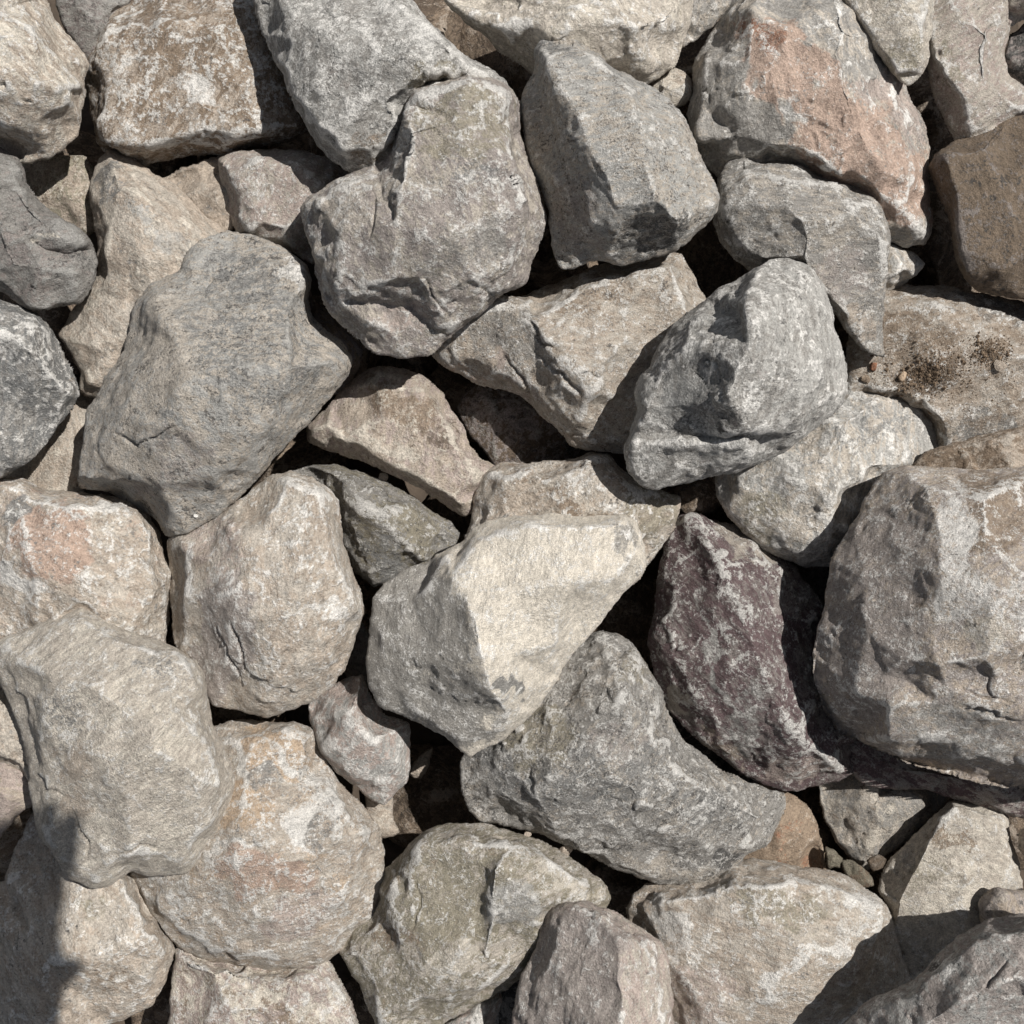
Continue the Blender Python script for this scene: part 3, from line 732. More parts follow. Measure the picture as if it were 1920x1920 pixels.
rock('salmon pink rock with a grey left side, the largest at the upper right',
     [(1430,-80),(1367,0),(1346,35),(1325,72),(1303,115),(1300,170),(1289,215),(1297,250),(1308,275),(1315,310),(1345,335),(1500,410),(1620,442),(1665,453),(1700,463),(1735,460),(1748,440),(1749,410),(1741,370),(1736,330),(1743,290),(1740,245),(1726,210),(1706,180),(1690,150),(1680,100),(1690,40),(1680,-80)],
     -40, [[(1308,262,62),(1380,258,74),(1440,264,80),(1480,290,82),(1515,320,80),(1610,342,70),(1645,358,60),(1690,392,48),(1728,440,26)],
           [(1330,120,50),(1320,200,56)],[(1412,20,92),(1400,120,104),(1390,200,96)],[(1480,60,112),(1572,100,122),(1590,170,120),(1612,240,108),(1650,320,86)],[(1640,150,84),(1650,220,92)],[(1700,230,62),(1705,340,52)],[(1600,20,100)]],
     stone('beige','grey','cool','brown','white',.5,.3,.3,.1), patches=[(1650,240,90,120,30,'rosy',.8),(1485,150,140,80,42,'pink',1.25),(1600,280,160,85,45,'pink',1.2),(1690,350,80,75,60,'pink',1.1),(1425,60,34,14,45,'rust',.8),(1410,245,55,45,10,'grey',1.0),(1350,160,48,100,10,'grey',.9),(1480,215,30,14,50,'white',.8)])

low('cream and olive rounded rock leaning on the top of the salmon pink rock', [(1560,-80),(1770,-80),(1752,0),(1748,60),(1742,110),(1728,138),(1703,168),(1676,145),(1655,115),(1632,75),(1604,30),(1580,0)], 20, 0,
    stone('cream','beige','grey','olive','white',.4,.35,.5,.4), [[(1620,0,55),(1660,50,70),(1695,110,52)],[(1715,10,55),(1720,80,42)]], patches=[(1690,110,34,46,20,'olive',.7)])

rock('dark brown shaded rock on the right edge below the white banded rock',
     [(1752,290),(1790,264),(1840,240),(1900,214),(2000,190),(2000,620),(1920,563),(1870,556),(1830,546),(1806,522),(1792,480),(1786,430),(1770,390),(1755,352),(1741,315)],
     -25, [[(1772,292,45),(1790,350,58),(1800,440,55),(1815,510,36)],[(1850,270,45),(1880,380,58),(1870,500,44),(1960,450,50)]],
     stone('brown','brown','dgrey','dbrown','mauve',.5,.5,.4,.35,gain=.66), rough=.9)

rock('grey speckled rock with cream dust, just right of the standing stone',
     [(1344,332),(1366,300),(1396,292),(1420,300),(1470,296),(1502,310),(1542,331),(1602,350),(1632,363),(1652,386),(1666,420),(1668,450),(1663,482),(1660,520),(1655,560),(1651,600),(1653,640),(1656,669),(1640,666),(1610,650),(1588,620),(1568,590),(1540,560),(1480,530),(1420,520),(1396,500),(1372,480),(1344,442),(1331,400),(1344,370)],
     -10, [[(1396,302,30),(1402,332,66),(1375,368,60),(1352,392,40)],[(1365,395,56),(1420,402,88),(1470,420,100),(1505,396,100),(1562,390,90),(1640,384,38)],[(1470,340,74),(1560,350,58)],[(1470,420,100),(1500,480,90),(1550,550,72),(1600,595,48),(1645,655,12)],[(1650,450,40),(1638,540,44),(1640,600,34)],[(1380,450,42),(1430,490,50)]],
     stone('beige','grey','dgrey','tan','white',.62,.5,.5,.25,gain=.95), patches=[(1560,430,60,40,30,'beige',.45),(1430,350,50,30,20,'beige',.45),(1580,520,50,60,20,'mauve',.7),(1600,610,40,30,40,'tan',.7)], cuts=3)

rock('brown stained block with white smears and a dark front face, at the upper left',
     [(205,22),(245,0),(300,-70),(540,-70),(580,60),(600,150),(600,240),(545,266),(480,277),(430,290),(335,296),(292,305),(270,312),(240,302),(212,278),(196,292),(182,268),(172,222),(165,182),(156,146),(163,110),(180,82)],
     -80, [[(200,60,60),(178,112,55),(202,146,66),(200,212,70),(187,240,60),(192,250,58),(216,260,72),(246,270,74),(275,272,72),(310,262,76),(345,250,80),(370,238,80),(400,246,78),(450,249,74),(500,240,66),(560,236,52)],
           [(300,40,86),(400,60,84),(440,150,78)],[(280,170,84),(360,180,86)],[(500,80,54),(540,200,50)]],
     stone('tan','brown','dgrey','brown','white',.5,.3,.62,.45,gain=.92), patches=[(365,165,42,26,30,'white',.7),(420,140,70,20,10,'brown',.7),(230,130,40,60,0,'tan',.6)], soft=2, rough=.85)

rock('cream rounded boulder filling the top left corner',
     [(-80,-80),(85,-80),(90,0),(106,40),(136,76),(163,106),(166,125),(158,152),(161,175),(154,228),(150,256),(125,276),(95,298),(50,311),(10,306),(-80,270)],
     0, [[(-80,130,110),(0,140,110),(60,158,102),(110,166,78),(150,162,34)],[(0,20,110),(60,60,95),(110,110,60)],[(0,230,70),(70,240,52)]],
     stone('cream','tan','grey','brown','white',.45,.22,.4,.2), patches=[(40,240,110,60,10,'tan',.5)])

rock('small pinkish white block with a shaded left side, right of the pale pointed rock',
     [(407,302),(430,283),(480,277),(530,279),(575,283),(612,292),(640,312),(668,332),(660,370),(610,400),(600,450),(590,500),(560,478),(520,458),(470,447),(445,440),(428,400),(414,350)],
     -45, [[(412,302,24),(440,330,46),(464,368,54),(474,428,40)],[(480,300,52),(560,310,54),(600,350,46)],[(490,418,48),(530,428,48),(562,410,44)]],
     stone('rosy','beige','grey','tan','white',.4,.25,.5,.3))

rock('pale tan pointed rock standing at the left beside the large speckled grey rock',
     [(188,295),(200,279),(216,283),(252,300),(292,326),(332,346),(362,372),(390,402),(440,440),(440,560),(340,680),(250,745),(190,748),(160,742),(147,732),(150,700),(126,652),(114,630),(130,590),(152,560),(180,505),(184,470),(174,430),(167,350),(178,315)],
     -58, [[(203,288,20),(214,320,52),(222,350,64),(206,420,62),(200,500,54),(190,540,46)],[(250,360,72),(320,400,66),(380,440,50)],[(186,548,38),(230,560,52),(290,580,60)],[(150,640,32),(200,660,52),(170,712,36),(220,715,34)],[(270,470,84)]],
     stone('tan','beige','cool','brown','cream',.45,.3,.35,.2), patches=[(205,340,22,30,10,'cool',.7),(300,430,90,24,40,'lgrey',.6)], rough=.85)

rock('dark grey rock with a small hollow ledge at the left edge',
     [(-80,262),(0,277),(30,294),(46,320),(52,342),(76,380),(110,402),(150,430),(166,446),(178,466),(183,492),(180,520),(166,546),(150,566),(100,574),(65,579),(30,566),(0,551),(-80,530)],
     0, [[(-20,330,72),(30,350,60),(80,410,52),(150,440,26)],[(0,452,66),(40,440,62),(90,446,54),(125,452,46),(158,452,30)],[(90,466,26),(120,472,22),(150,466,16)],[(20,500,58),(80,505,54),(130,510,38)],[(-20,400,84)]],
     stone('mauve','grey','dgrey','purplegrey','lgrey',.6,.5,.5,.3,gain=.85), patches=[(90,442,22,8,0,'cream',.8),(40,470,60,20,0,'purplegrey',.5)], rough=1.3)

rock('slate grey rock with a white ridge at the left edge',
     [(-80,540),(0,560),(40,570),(76,586),(101,620),(115,640),(126,672),(146,712),(149,745),(136,766),(101,812),(60,862),(0,897),(-80,920)],
     -5, [[(-80,600,84),(0,628,90),(42,640,88),(80,688,76),(120,728,48),(140,745,20)],[(0,580,58),(70,602,46),(105,655,30)],[(20,760,48),(0,840,28)]],
     stone('grey','cool','dgrey','brown','white',.6,.35,.55,.1), patches=[(0,640,70,14,20,'white',.5)], stri=(15,2,12))

rock('brown and grey cracked rock with a lit upper side, at the centre',
     [(806,648),(815,634),(834,612),(846,590),(870,570),(905,558),(942,553),(982,556),(1010,545),(1060,525),(1110,500),(1155,488),(1240,462),(1284,474),(1302,520),(1325,565),(1350,640),(1340,720),(1300,820),(1250,860),(1200,864),(1150,850),(1100,846),(1070,836),(1050,810),(1010,776),(980,742),(940,732),(900,726),(880,711),(850,696),(824,681),(811,666)],
     -45, [[(842,622,30),(880,580,56),(980,572,78),(1000,600,94),(1040,650,100),(1085,692,98),(1110,732,92),(1090,780,56)],[(1100,540,74),(1180,520,76),(1260,495,62)],[(1200,620,76),(1290,600,56)],[(860,662,36),(930,690,48),(1000,735,36),(1060,800,28)],[(940,630,66),(1010,690,66)],[(1170,740,46),(1190,820,20)]],
     stone('tan','beige','dgrey','brown','white',.5,.4,.5,.35), patches=[(940,620,80,60,30,'grey',.7),(1110,560,80,30,-20,'brown',.55),(970,710,60,14,40,'rosy',.8),(880,700,40,14,20,'pink',.4)], rough=1.25, cracks=[[(985,595),(1020,640),(1065,668)],[(990,650),(1060,698),(1095,740)],[(940,660),(985,720),(1010,760)]])



rock('tan faceted rock with a grey shaded flank, left of the central pale rock',
     [(313,1012),(350,1000),(400,970),(450,932),(500,892),(540,881),(576,889),(611,910),(637,936),(641,980),(645,1020),(655,1060),(666,1090),(680,1120),(683,1150),(670,1182),(661,1222),(651,1251),(630,1281),(590,1311),(550,1331),(500,1346),(450,1336),(400,1325),(382,1292),(372,1255),(330,1218),(324,1180),(319,1100)],
     0, [[(540,905,60),(525,960,82),(500,1010,98),(462,1070,104),(440,1110,108),(452,1170,112),(468,1230,96),(500,1290,60)],[(600,930,62),(610,1000,80),(640,1080,66),(668,1145,44)],[(430,985,72),(380,1050,56),(350,1120,42)],[(560,1050,108),(560,1130,112),(620,1150,92)],[(400,1180,56),(410,1260,40)],[(560,1250,78),(600,1230,64)]],
     stone('beige','tan','grey','brown','white',.4,.22,.5,.12), patches=[(610,1140,50,12,-15,'white',.8),(415,1200,55,130,10,'mauve',1.1),(400,1020,60,60,0,'rosy',.6)], rough=.65, cracks=[[(410,1170),(425,1230),(455,1290)],[(435,1160),(450,1210),(462,1260)]], cuts=3)  # the mauve ellipse paints the flank's shade into the colour









rock('large buff rock at the bottom, right of the upright grey stone, partly in shadow',
     [(1170,1702),(1180,1680),(1212,1652),(1300,1640),(1380,1616),(1420,1611),(1500,1625),(1570,1636),(1602,1650),(1642,1680),(1666,1702),(1682,1750),(1700,1812),(1715,1860),(1680,1930),(1640,1990),(1190,1990),(1200,1850),(1186,1760)],
     -75, [[(1200,1700,36),(1250,1690,62),(1380,1660,92),(1500,1665,104),(1590,1680,92),(1645,1705,66)],[(1300,1780,92),(1420,1780,124),(1540,1770,118),(1610,1780,94)],[(1350,1900,112),(1470,1920,112),(1580,1890,84)],[(1240,1790,66)],[(1660,1800,48),(1650,1880,40)]],
     stone('tan','beige','cool','brown','white',.45,.25,.5,.2), patches=[(1310,1860,46,34,0,'rust',.55),(1450,1700,110,34,10,'olive',.75),(1300,1870,80,60,0,'rosy',.7),(1260,1740,80,24,60,'white',.8),(1480,1820,90,16,-35,'white',.8),(1560,1760,70,14,-35,'white',.7),(1620,1690,40,20,30,'white',.7)], rough=.9, cuts=3)

rock('large grey mottled slab under the central pale rock, with layered lower edges',
     [(1128,1184),(1160,1189),(1191,1211),(1207,1242),(1231,1281),(1251,1331),(1276,1381),(1311,1411),(1350,1441),(1400,1466),(1450,1480),(1472,1487),(1476,1512),(1461,1551),(1441,1581),(1402,1602),(1385,1622),(1350,1641),(1300,1656),(1230,1656),(1170,1632),(1120,1611),(1080,1591),(1030,1571),(960,1556),(900,1546),(874,1521),(862,1481),(861,1430),(890,1380),(960,1320),(1030,1240),(1090,1195)],
     -45, [[(1130,1198,30),(1150,1250,72),(1168,1295,104),(1150,1335,112),(1110,1375,110),(1060,1430,100),(1030,1480,86),(1012,1530,52)],[(1190,1240,52),(1225,1300,54)],[(1168,1295,104),(1222,1385,92),(1272,1450,86),(1350,1500,66),(1430,1535,38)],
           [(930,1420,46),(920,1490,36)],[(1150,1460,112),(1260,1530,88)],[(1010,1552,34),(1090,1566,48),(1160,1572,50),(1240,1580,50),(1330,1592,44),(1390,1590,32)],[(1100,1592,16),(1180,1594,28),(1260,1602,30),(1340,1610,26)],[(1280,1640,12)],[(1040,1330,72),(980,1400,66)]],
     stone('beige','grey','dgrey','tan','white',.75,.6,.55,.2,gain=.92), patches=[(1130,1450,150,60,-10,'cool',.55),(1330,1520,90,40,20,'cool',.55),(960,1420,60,80,-10,'cool',.7),(1010,1370,60,70,-40,'olive',.8),(1150,1390,60,40,0,'mauve',.5),(1250,1630,90,18,5,'beige',.7),(1365,1612,32,14,-15,'dgrey',1.2),(1200,1250,30,40,30,'olive',.6)], rough=1.2, stri=(-25,4,16))

# --- topmost layer
rock('cream topped boulder with an overhanging lower left lip, at the top centre',
     [(740,-80),(800,-25),(845,14),(876,44),(902,61),(922,82),(946,106),(974,126),(1002,147),(1060,170),(1130,180),(1180,165),(1216,156),(1232,150),(1262,126),(1276,92),(1290,60),(1300,0),(1315,-80)],
     -20, [[(850,12,40),(900,40,56),(925,46,62),(960,58,64),(1000,46,78),(1040,60,84)],[(1100,30,104),(1200,50,92),(1260,30,64)],[(960,95,22),(1010,110,36)],[(1100,110,66),(1200,110,58)]],
     stone('cream','beige','olive','olive','white',.5,.3,.4,.3), patches=[(980,30,80,28,-20,'beige',.7),(1060,110,60,30,20,'grey',.6)])

rock('large grey rock streaked with white along its top edges, upper left of centre',
     [(462,-80),(470,0),(478,28),(491,62),(511,110),(530,136),(537,166),(551,201),(576,236),(600,276),(626,306),(656,327),(720,335),(850,330),(950,280),(975,200),(962,165),(948,148),(925,132),(886,112),(860,95),(836,68),(800,28),(780,4),(730,-80)],
     50, [[(570,-60,74),(560,20,76),(552,70,74),(543,130,62)],[(690,-20,106),(750,22,112),(812,58,98),(850,95,72),(888,130,42)],[(548,180,50),(582,195,64),(602,240,64),(640,262,72),(672,250,78),(735,244,60)],[(650,110,100),(720,160,90)],[(600,60,84)],[(800,180,60)]],
     stone('lgrey','grey','dgrey','cool','white',.5,.42,.68,.3), patches=[(770,40,90,16,35,'white',.9),(860,110,50,12,45,'white',.9),(700,110,14,110,-20,'white',.6),(820,150,60,34,20,'olive',.8),(690,280,60,22,-10,'brown',.5),(640,150,40,30,0,'mauve',.4)], cuts=3)

rock('large brown grey faceted rock with white edges, upper centre left',
     [(758,190),(778,164),(812,153),(880,139),(922,148),(956,165),(976,200),(974,245),(985,290),(1002,340),(1018,380),(1028,410),(1022,442),(1006,482),(986,530),(936,552),(902,586),(852,621),(830,641),(806,665),(760,673),(700,666),(680,651),(660,626),(620,591),(600,551),(592,501),(580,461),(568,421),(562,385),(580,365),(620,345),(656,326),(706,306),(722,290),(736,268),(748,230)],
     70, [[(764,200,60),(780,180,76),(880,158,84),(945,178,72)],[(764,240,112),(756,290,126),(750,335,122)],[(730,320,66),(716,350,74)],[(830,262,112),(880,280,122),(930,310,126),(983,332,104)],[(972,240,58),(983,332,104),(978,400,96),(965,450,84),(950,500,66),(938,545,26)],
          [(600,380,44),(660,350,64),(700,420,98)],[(740,425,116),(850,440,126),(940,400,112)],[(850,220,108),(930,240,90)],
          [(594,500,26),(645,505,66),(682,505,78),(702,530,82),(740,525,92),(782,520,96),(805,548,84),(835,596,52)],[(720,570,34),(770,572,32),(810,610,24)],[(640,560,36),(690,605,40),(740,625,26)],[(650,440,76)],[(880,520,86),(870,570,48)]],
     stone('beige','mauve','grey','olive','white',.55,.28,.52,.3,gain=.92), patches=[(870,230,90,70,0,'olive',.7),(640,400,60,50,0,'beige',.6),(900,320,60,24,20,'cool',.5),(870,470,90,50,-20,'grey',.7),(760,600,60,40,0,'rosy',.6)], rough=.95, stri=(35,2.5,12), cracks=[[(697,350),(703,400),(696,445)],[(735,345),(728,380),(740,410)],[(795,520),(810,560),(850,600)]])

rock('upright standing stone with long facets and a dark chipped foot, right of top centre',
     [(1004,92),(1016,75),(1076,62),(1092,80),(1126,100),(1146,125),(1181,142),(1216,160),(1246,180),(1281,215),(1301,265),(1321,310),(1336,341),(1349,376),(1345,397),(1320,426),(1270,471),(1235,481),(1190,491),(1165,499),(1120,489),(1080,502),(1054,506),(1040,481),(1032,441),(1029,391),(1009,341),(985,271),(976,200),(986,160),(1003,140)],
     60, [[(1016,95,40),(1030,118,68),(1050,165,92),(1084,212,108),(1100,270,118),(1135,330,124),(1150,382,118),(1150,440,66),(1142,480,28)],[(1080,80,46),(1120,120,66),(1185,168,88),(1192,230,116),(1206,290,128),(1232,374,124),(1268,414,92),(1330,388,36)],
          [(1150,382,118),(1190,386,118),(1232,374,124)],[(1200,440,54),(1250,440,50)],[(1270,260,74),(1310,350,48)],[(1020,200,40),(1060,340,52),(1080,450,36)]],
     stone('beige','lgrey','dgrey','tan','white',.5,.5,.35,.3), patches=[(1215,440,80,48,-15,'dgrey',.62),(1080,400,45,80,-10,'mauve',.6),(1160,130,60,34,30,'cool',.45),(1060,90,36,16,0,'cool',.7)], rough=.75, soft=2, stri=(-60,2,10))

rock('grey pyramid shaped rock with a bright right face and a stepped foot, right of centre',
     [(1412,500),(1445,482),(1480,485),(1516,500),(1546,530),(1560,580),(1571,620),(1586,670),(1593,730),(1578,762),(1552,786),(1530,801),(1496,831),(1470,851),(1420,871),(1380,886),(1330,892),(1280,906),(1230,919),(1200,906),(1180,881),(1174,840),(1184,800),(1195,765),(1187,740),(1194,715),(1214,690),(1234,650),(1264,610),(1290,590),(1325,560),(1346,540),(1390,520)],
     72, [[(1425,500,40),(1402,545,108),(1398,575,140),(1406,610,152),(1402,650,154),(1382,690,150),(1364,740,146),(1396,800,112)],[(1385,560,92),(1392,600,96)],[(1480,560,110),(1530,680,96),(1560,740,56)],[(1450,700,136),(1500,790,76)],
          [(1198,748,28),(1214,766,52),(1330,756,104),(1364,740,146)],[(1205,815,28),(1300,818,50),(1396,812,78),(1496,815,42)],[(1190,832,34),(1290,832,66),(1390,828,82)],[(1190,848,26),(1300,850,52),(1400,842,60)],[(1300,640,84),(1240,700,52)],[(1250,890,22),(1340,872,30)]],
     stone('grey','lgrey','dgrey','purplegrey','white',.5,.3,.5,.25), patches=[(1300,720,80,60,-30,'cool',.6),(1320,790,90,26,0,'dgrey',.5),(1490,640,60,120,-20,'lgrey',.6)], rough=.8, soft=2, stri=(5,2,10))  # cool and dgrey paint shade on left face and foot, lgrey the lit face

rock('large speckled grey rock with a rounded head, dominating the left side',
     [(343,482),(360,460),(396,435),(430,428),(482,440),(541,470),(576,500),(584,530),(579,560),(586,590),(611,620),(641,640),(661,670),(656,700),(636,725),(616,751),(576,801),(541,836),(511,861),(481,896),(441,941),(401,971),(351,1000),(311,1006),(289,972),(250,951),(200,922),(149,917),(145,880),(155,820),(165,762),(184,740),(196,710),(230,661),(241,610),(246,580),(280,530),(335,506)],
     10, [[(370,490,60),(400,460,66),(470,462,84),(540,500,84),(562,535,62),(530,565,84)],[(392,520,82),(404,570,88),(412,620,100)],[(300,560,80),(330,640,106),(270,700,88)],[(360,560,98)],[(340,720,138),(450,690,140),(550,690,106),(620,680,56)],[(230,780,72),(300,800,112),(400,800,132)],[(215,815,62),(260,838,80),(330,815,108)],[(200,870,50),(300,910,70),(400,890,80),(500,800,92)]],
     stone('beige','lgrey','dgrey','purplegrey','lgrey',.4,.5,.4,.12,gain=.95), patches=[(300,660,90,130,25,'beige',.7),(480,650,140,110,30,'cool',.5),(450,520,75,60,0,'cool',.62),(550,515,34,26,20,'white',.9),(300,860,110,70,0,'mauve',.5),(280,770,60,30,0,'cool',.45),(230,780,80,120,10,'beige',.5)], rough=.7, cracks=[[(215,805),(258,832),(300,818),(338,792)],[(395,500),(385,540),(410,600)]], cuts=4)

rock('central pale rock with a bright cream top and a smooth grey left face',
     [(700,1118),(722,1095),(762,1066),(812,1046),(841,1031),(866,1015),(886,991),(930,976),(960,970),(1000,966),(1050,965),(1120,969),(1166,964),(1190,975),(1205,1000),(1212,1040),(1214,1066),(1196,1091),(1160,1121),(1126,1170),(1096,1206),(1070,1236),(1046,1276),(1020,1311),(990,1346),(950,1381),(910,1402),(880,1421),(860,1406),(830,1376),(790,1356),(760,1341),(712,1326),(689,1290),(686,1240),(692,1190),(694,1150)],
     35, [[(838,1042,50),(846,1080,98),(868,1118,128),(890,1168,148),(904,1230,150),(918,1290,132),(952,1345,70)],[(900,1010,66),(1000,985,76),(1110,985,82),(1165,975,56),(1198,1040,34)],[(960,1110,116),(1060,1090,106),(1140,1090,64)],[(960,1230,110),(1040,1210,74)],[(720,1185,28),(722,1240,30),(742,1290,36),(800,1345,26),(860,1385,28),(890,1395,24)],[(780,1130,50),(800,1240,74),(850,1320,66)],[(975,1300,74)]],
     stone('cream','cream','grey','beige','white',.3,.26,.45,.1,gain=1.22), patches=[(762,1200,112,175,-14,'grey',1.6),(860,1320,80,70,30,'grey',1.2),(960,1290,24,14,20,'cool',1.0),(1180,1010,20,34,-20,'grey',.8),(1010,1100,60,40,0,'cream',.5)], rough=.6, soft=2)  # the first two grey ellipses paint shade onto the left face

rock('pink and buff rock with a white quartz smear at the left edge',
     [(-80,880),(0,899),(40,894),(60,906),(92,921),(180,925),(242,936),(282,966),(302,1002),(312,1042),(326,1076),(319,1112),(316,1160),(309,1210),(300,1260),(150,1290),(0,1290),(-80,1290)],
     -60, [[(0,920,50),(35,912,46),(62,935,58),(140,950,76),(235,955,56),(282,1000,40)],[(60,1050,102),(180,1060,100),(280,1090,56)],[(120,1160,98),(240,1180,66)],[(0,1000,96)]],
     stone('tan','beige','cool','pink','white',.4,.3,.5,.3), patches=[(90,1010,100,65,35,'pink',1.1),(30,950,38,14,-40,'cool',.9),(30,1085,70,26,20,'white',.9),(180,965,40,20,20,'cream',.6)], cuts=4)

rock('large smooth pale grey rock with a lumpy lower end, at the lower left',
     [(-80,1215),(0,1201),(50,1181),(100,1160),(150,1134),(172,1145),(222,1175),(290,1196),(311,1206),(366,1236),(383,1261),(389,1300),(393,1341),(405,1371),(420,1401),(441,1450),(436,1500),(406,1570),(381,1611),(341,1641),(290,1644),(245,1636),(212,1661),(175,1669),(130,1646),(115,1621),(100,1591),(80,1576),(68,1551),(60,1511),(49,1460),(44,1400),(20,1330),(4,1290),(-15,1250),(-80,1250)],
     20, [[(100,1185,50),(155,1160,44),(250,1215,84),(350,1250,70)],[(100,1270,90),(200,1290,118),(310,1310,124),(375,1290,64)],[(80,1380,70),(160,1390,108),(280,1400,132),(390,1400,70)],[(60,1455,30),(90,1480,56),(130,1500,84)],[(160,1480,104),(290,1490,104),(340,1460,124),(410,1470,64)],[(120,1570,64),(190,1590,78),(262,1600,60),(340,1590,72),(390,1540,58)],[(250,1540,86),(320,1550,102)],[(40,1240,60)]],
     stone('cream','beige','grey','tan','white',.6,.3,.4,.15,gain=1.0), patches=[(140,1450,30,80,0,'tan',.85),(110,1350,50,50,0,'cool',.45),(300,1250,60,24,20,'cool',.4)], rough=.75, cracks=[[(42,1420),(60,1455),(85,1483),(132,1503)],[(128,1515),(158,1560),(173,1605)],[(215,1600),(260,1585),(300,1600)]], cuts=4)

rock('upright grey stone with a beige right face, at the bottom edge',
     [(1030,1700),(1060,1687),(1100,1689),(1152,1710),(1191,1736),(1240,1765),(1252,1790),(1260,1850),(1267,1925),(1270,1990),(950,1990),(958,1900),(975,1832),(1000,1780)],
     20, [[(1060,1698,34),(1128,1716,72),(1158,1760,100),(1164,1800,108),(1158,1840,116),(1168,1870,120),(1160,1960,122)],[(1200,1770,74),(1235,1850,72),(1240,1960,70)],[(1050,1800,54),(1030,1900,54)],[(1000,1850,22)],[(1100,1820,88),(1110,1940,100)]],
     stone('beige','rosy','grey','brown','white',.4,.15,.35,.1), patches=[(1060,1840,110,150,10,'mauve',1.2)], rough=1.0, stri=(70,4,13))

rock('large weathered boulder on the right side with a brown stained top and a deep cleft',
     [(1660,884),(1700,871),(1750,879),(1830,880),(2000,872),(2000,1500),(1920,1480,-35),(1840,1466,-40),(1760,1446,-50),(1700,1431,-60),(1650,1411,-65),(1610,1391,-65),(1575,1376,-60),(1545,1331,-45),(1527,1280,-25),(1524,1230,-10),(1534,1180),(1547,1140),(1551,1100),(1559,1050),(1589,1000),(1614,950),(1640,905)],
     55, [[(1705,890,40),(1740,915,78),(1752,960,110),(1765,1010,128),(1765,1070,140),(1772,1130,140),(1745,1195,128),(1690,1238,104)],[(1850,930,120),(1850,1020,150),(1860,1130,170),(1950,1100,175)],[(1690,1238,104),(1760,1248,140),(1850,1232,158),(1905,1212,160)],[(1700,1276,84),(1738,1262,112),(1775,1284,116),(1840,1262,122),(1870,1268,132),(1910,1238,128)],
          [(1655,1268,74),(1668,1320,88),(1666,1380,56)],[(1760,1320,104),(1860,1330,120),(1960,1340,120)],[(1790,1390,66),(1900,1410,54)],[(1620,1080,56),(1630,1180,72),(1610,1300,54)]],
     stone('tan','mauve','dgrey','brown','white',.42,.3,.5,.3,gain=1.08), patches=[(1640,1150,100,220,8,'mauve',.9),(1860,960,110,80,0,'brown',.8),(1790,1040,34,130,0,'white',.9),(1870,1130,90,50,0,'white',.62),(1850,1190,60,24,0,'cream',.7),(1800,1370,130,60,5,'lgrey',.6)], rough=.65, cracks=[[(1800,1290),(1850,1310),(1900,1318)],[(1810,1330),(1860,1340),(1910,1345)]])  # the mauve ellipse tints the left face darker as painted shade

rock('pale grey rounded rock filling the bottom right corner',
     [(1572,1930),(1610,1890),(1642,1866),(1700,1846),(1740,1811),(1762,1790),(1802,1751),(1850,1726),(1902,1715),(2000,1700),(2000,1990),(1540,1990)],
     105, [[(1640,1895,40),(1700,1870,66),(1770,1815,80),(1830,1770,84),(1920,1750,92)],[(1700,1950,90),(1800,1880,130),(1900,1830,136),(1980,1850,140)]],
     stone('lgrey','mauve','dgrey','grey','white',.5,.3,.25,.2), patches=[(1760,1820,26,14,-40,'dgrey',.6),(1770,1840,20,8,-20,'white',.6)], rough=.8, cracks=[[(1780,1920),(1850,1850),(1895,1800)]])

build_all()

# ------------------------------------------------------------------ small loose stones and soil
def pebble(label, px, py, sid, r, col, group=None, seed=0, flat=.6):
    import bmesh
    rr = random.Random(seed)
    bm = bmesh.new(); bmesh.ops.create_icosphere(bm, subdivisions=3, radius=1.0)
    pl = [(Vector((rr.gauss(0, 1), rr.gauss(0, 1), rr.gauss(0, 1))).normalized(), rr.uniform(.55, .85)) for _ in range(9)]
    sx, sy = rr.uniform(.8, 1.25), rr.uniform(.75, 1.1)
    for v in bm.verts:
        for n, d in pl:
            k = v.co.dot(n) - d
            if k > 0: v.co -= n * k
        v.co = Vector((v.co.x * r * sx, v.co.y * r * sy, v.co.z * r * flat)) * S
    for f in bm.faces: f.smooth = False
    me = bpy.data.meshes.new('pebble'); bm.to_mesh(me); bm.free()
    me.attributes.new('wear', 'FLOAT', 'POINT'); at = me.attributes.new('tint', 'FLOAT_COLOR', 'POINT')
    at.data.foreach_set('color', [.3, .3, .3, 0.0] * len(me.vertices))
    me.materials.append(make_mat(stone(col, col, 'dbrown', 'brown', 'beige', .5, .3, .3, .1)))
    o = bpy.data.objects.new('pebble', me); scene.collection.objects.link(o)
    p = surf_at(sid, px, py)
    o.location = (p[0] * S, p[1] * S, (p[2] + r * flat * .55) * S); o.rotation_euler = (0, 0, rr.uniform(0, 6.28))
    o['label'] = label; o['category'] = 'pebble'
    if group: o['group'] = group
    return o
def sid_of(start):
    return [sp[0] for sp in SPECS if sp[1].startswith(start)][0]
SOIL = sid_of('brown dirt covered'); PL = sid_of('brownish plate'); OL = sid_of('olive tan'); GT = sid_of('large grey mottled'); SP = sid_of('large speckled'); WG = sid_of('dark greenish')
pebble('orange brown stone chip beside the dark soil patch on the right rock', 1692, 706, SOIL, 10, 'orange', seed=1)
pebble('flat brown chip right of the soil patch on the right rock', 1875, 684, SOIL, 13, 'tan', seed=2, flat=.35)
pebble('reddish chip under the grey speckled rock tip, left of the soil patch', 1636, 688, SOIL, 11, 'rust', seed=3)
pebble('small brown chip at the left end of the soil covered rock', 1622, 712, SOIL, 9, 'brown', seed=4)
pebble('tiny round pebble in the crack above the dark greenish wedge', 718, 896, WG, 10, 'tan', seed=5)
pebble('tan pebble under the lower edge of the large mottled slab, nearer the middle', 1060, 1592, OL, 12, 'tan', seed=6)
pebble('tiny tan pebble under the left part of the mottled slab lower edge', 986, 1570, OL, 9, 'tan', seed=7)
